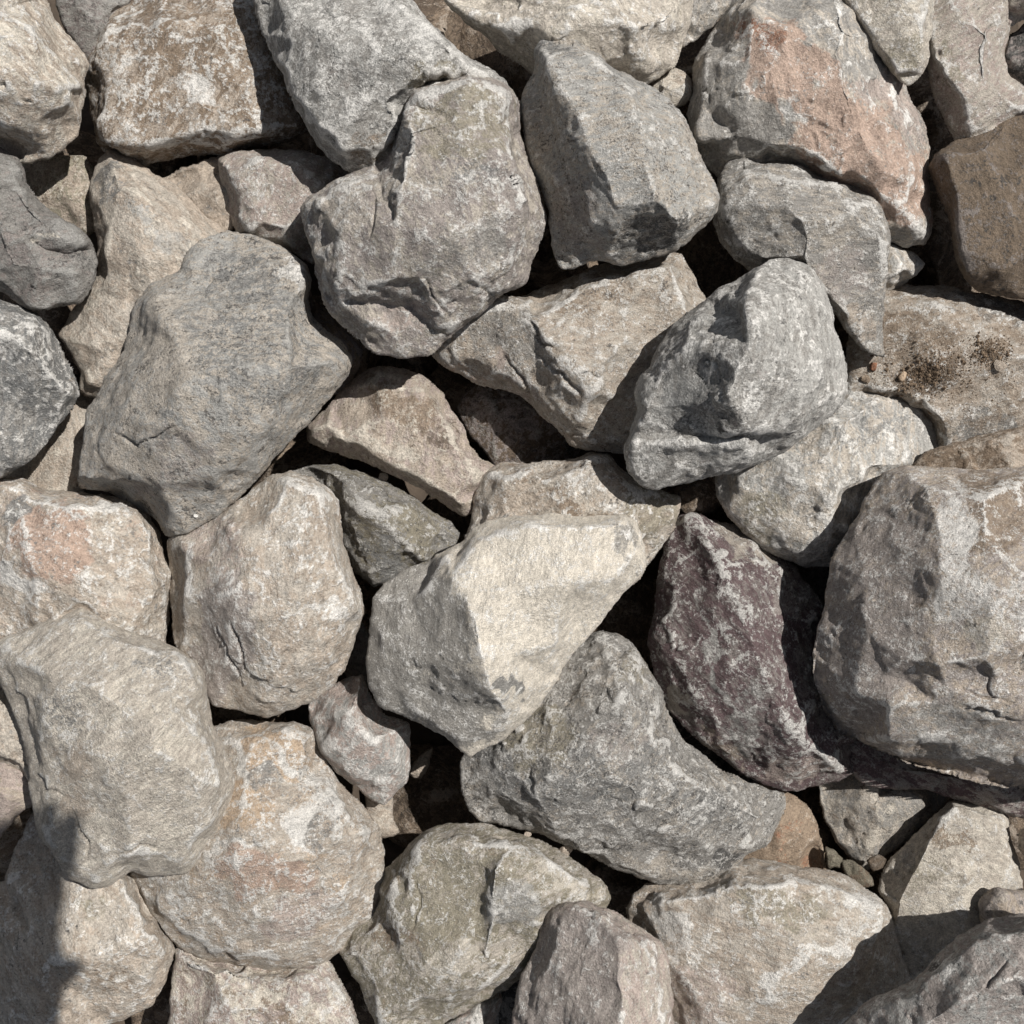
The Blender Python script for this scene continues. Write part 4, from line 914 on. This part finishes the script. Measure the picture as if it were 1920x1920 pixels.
pebble('tiny white grain near the lower edge of the large speckled rock', 367, 966, SP, 5, 'white', seed=8)

def soil_crumbs():
    rr = random.Random(5); V, F = [], []
    base = [(0, 0, 1), (1, 0, 0), (0, 1, 0), (-1, 0, 0), (0, -1, 0), (0, 0, -1)]
    tri = [(0, 1, 2), (0, 2, 3), (0, 3, 4), (0, 4, 1), (5, 2, 1), (5, 3, 2), (5, 4, 3), (5, 1, 4)]
    for i in range(2300):
        if i < 1300:
            u, v = rr.gauss(0, .42), rr.gauss(0, .45)
            # a wedge: wide at the lower left, pointed to the upper right
            px, py = 1738 + u * 62 + v * -8, 700 + v * 40 - u * 10
            if px < 1700 and py < 680: py += 40
        elif i < 1900: px, py = 1857 + rr.gauss(0, 18), 658 + rr.gauss(0, 14)
        else: px, py = rr.uniform(1625, 1900), 700 + rr.gauss(0, 35)
        p = surf_at(SOIL, px, py) + np.array([rr.uniform(-2, 2), rr.uniform(-2, 2), 0]); r = rr.uniform(.8, 1.8) * (2.4 if rr.random() < .05 else 1)
        k = len(V)
        for b in base:
            V.append(((p[0] + b[0] * r * rr.uniform(.7, 1.3)) * S, (p[1] + b[1] * r * rr.uniform(.7, 1.3)) * S, (p[2] + .5 * r + b[2] * r * rr.uniform(.6, 1.1)) * S))
        F += [(a + k, b_ + k, c + k) for a, b_, c in tri]
    me = bpy.data.meshes.new('soil_crumbs'); me.from_pydata(V, [], F)
    m = bpy.data.materials.new('crumb'); m.use_nodes = True
    nt = m.node_tree; b = nt.nodes['Principled BSDF']; b.inputs['Roughness'].default_value = 1
    no = nt.nodes.new('ShaderNodeTexNoise'); no.inputs['Scale'].default_value = 260
    tc = nt.nodes.new('ShaderNodeTexCoord'); nt.links.new(tc.outputs['Object'], no.inputs['Vector'])
    cr = nt.nodes.new('ShaderNodeValToRGB'); cr.color_ramp.elements[0].position = .35; cr.color_ramp.elements[1].position = .68
    cr.color_ramp.elements[0].color = (.06, .042, .027, 1); cr.color_ramp.elements[1].color = (.26, .19, .13, 1)
    nt.links.new(no.outputs['Fac'], cr.inputs['Fac']); nt.links.new(cr.outputs['Color'], b.inputs['Base Color'])
    me.materials.append(m)
    o = bpy.data.objects.new('soil_crumbs', me); scene.collection.objects.link(o)
    o['kind'] = 'stuff'; o['label'] = 'dark crumbly soil scattered on the brown dirt covered rock'; o['category'] = 'soil'
soil_crumbs()

# ------------------------------------------------------------------ the pile goes on past the edges of the view
def surroundings():
    rr = random.Random(11)
    src = [o for o in scene.collection.objects if o.name.startswith('rock') and o.get('label', '').startswith(
        ('tan faceted', 'slate grey', 'large buff', 'brown and grey cracked', 'grey speckled', 'pale tan pointed'))]
    n = 0
    for gx in range(-5, 6):
        for gy in range(-5, 6):
            x, y = gx * 400 + rr.uniform(-60, 60), gy * 400 + rr.uniform(-60, 60)
            if max(abs(x), abs(y)) < 1270: continue
            b = src[n % len(src)]; n += 1
            c = b.copy(); scene.collection.objects.link(c)
            c.location = (x * S, y * S, (-300 + rr.uniform(-20, 30)) * S); c.rotation_euler = (0, 0, rr.uniform(0, 6.28))
            c['label'] = 'pale rock of the same pile lying beyond the edge of the view'; c['group'] = 'rocks beyond the edge of the view'
surroundings()

# ------------------------------------------------------------------ the photographer, whose hands and phone shade the lower left corner
def photographer():
    def mat(name, c, r=.8):
        m = bpy.data.materials.new(name); m.use_nodes = True
        b = m.node_tree.nodes['Principled BSDF']; b.inputs['Base Color'].default_value = lin(c); b.inputs['Roughness'].default_value = r
        no = m.node_tree.nodes.new('ShaderNodeTexNoise'); no.inputs['Scale'].default_value = 90
        bp = m.node_tree.nodes.new('ShaderNodeBump'); bp.inputs['Distance'].default_value = .002
        m.node_tree.links.new(no.outputs['Fac'], bp.inputs['Height']); m.node_tree.links.new(bp.outputs['Normal'], b.inputs['Normal'])
        return m
    P = {}; E = []; Rad = {}
    def v(n, x, y, z, r): P[n] = (x, y, z); Rad[n] = r
    X0, Y0 = .12, -.72
    v('pelvis', X0, Y0, .93, .13); v('waist', X0, Y0 + .01, 1.08, .12); v('chest', X0, Y0 + .05, 1.28, .15); v('neck', X0, Y0 + .10, 1.45, .06)
    v('chin', X0, Y0 + .15, 1.53, .07); v('head', X0, Y0 + .14, 1.62, .095); v('crown', X0, Y0 + .12, 1.70, .07)
    E += [('pelvis', 'waist'), ('waist', 'chest'), ('chest', 'neck'), ('neck', 'chin'), ('chin', 'head'), ('head', 'crown')]
    for s_, q in ((1, 'r'), (-1, 'l')):
        v('hip' + q, X0 + s_ * .10, Y0, .88, .095); v('knee' + q, X0 + s_ * .12, Y0 + .03, .46, .06); v('ankle' + q, X0 + s_ * .12, Y0 - .02, .06, .042); v('toe' + q, X0 + s_ * .13, Y0 + .15, .02, .035)
        v('sh' + q, X0 + s_ * .19, Y0 + .07, 1.38, .065)
        E += [('pelvis', 'hip' + q), ('hip' + q, 'knee' + q), ('knee' + q, 'ankle' + q), ('ankle' + q, 'toe' + q), ('chest', 'sh' + q)]
    v('elr', .215, -.37, 1.24, .05); v('wrr', .185, -.095, 1.14, .034); v('palr', .172, -.005, 1.13, .042)
    v('ell', -.10, -.42, 1.22, .045); v('wrl', -.02, -.14, 1.135, .029); v('pall', -.02, -.06, 1.125, .034)
    E += [('shr', 'elr'), ('elr', 'wrr'), ('wrr', 'palr'), ('shl', 'ell'), ('ell', 'wrl'), ('wrl', 'pall')]
    for k in range(4):
        xx = .205 - k * .019
        v('a%d' % k, xx, .045, 1.122, .0105); v('b%d' % k, xx + .004, .092 + (.008 if k in (1, 2) else 0), 1.118, .0095); v('c%d' % k, xx, .122 + (.01 if k in (1, 2) else 0), 1.108, .0085)
        E += [('palr', 'a%d' % k), ('a%d' % k, 'b%d' % k), ('b%d' % k, 'c%d' % k)]
        xx = -.05 + k * .017
        v('d%d' % k, xx, -.02, 1.122, .0105); v('e%d' % k, xx, .012, 1.124, .0095); v('f%d' % k, xx, .034, 1.120, .0085)
        E += [('pall', 'd%d' % k), ('d%d' % k, 'e%d' % k), ('e%d' % k, 'f%d' % k)]
    v('t1', .205, -.03, 1.118, .013); v('t2', .216, -.012, 1.105, .011); E += [('palr', 't1'), ('t1', 't2')]
    v('u1', .02, -.05, 1.118, .012); v('u2', .04, -.03, 1.112, .010); E += [('pall', 'u1'), ('u1', 'u2')]
    names = list(P); ix = {n: i for i, n in enumerate(names)}
    me = bpy.data.meshes.new('person'); me.from_pydata([P[n] for n in names], [(ix[a], ix[b]) for a, b in E], [])
    o = bpy.data.objects.new('person', me); scene.collection.objects.link(o)
    o.modifiers.new('skin', 'SKIN')
    for n in names:
        sv = me.skin_vertices[0].data[ix[n]]; sv.radius = (Rad[n], Rad[n]); sv.use_root = (n == 'pelvis')
    sb = o.modifiers.new('sub', 'SUBSURF'); sb.levels = 2; sb.render_levels = 2
    me.materials.append(mat('jacket', (.05, .06, .09)))
    o['label'] = 'person in dark clothes standing below the view, holding a phone over the rocks'; o['category'] = 'person'
    import bmesh
    bm = bmesh.new(); bmesh.ops.create_cube(bm, size=1)
    for q in bm.verts: q.co = Vector((q.co.x * .165, q.co.y * .078, q.co.z * .008))
    bmesh.ops.bevel(bm, geom=[e for e in bm.edges if abs((e.verts[0].co - e.verts[1].co).normalized().z) > .9], offset=.011, segments=5, affect='EDGES')
    bm2 = bpy.data.meshes.new('phone'); bm.to_mesh(bm2); bm.free(); bm2.materials.append(mat('phone_case', (.02, .02, .022), .4))
    ph = bpy.data.objects.new('phone', bm2); scene.collection.objects.link(ph); ph.location = (.09, .03, 1.106)
    ph['label'] = 'black phone held flat above the rocks by the photographer'; ph['category'] = 'phone'
photographer()
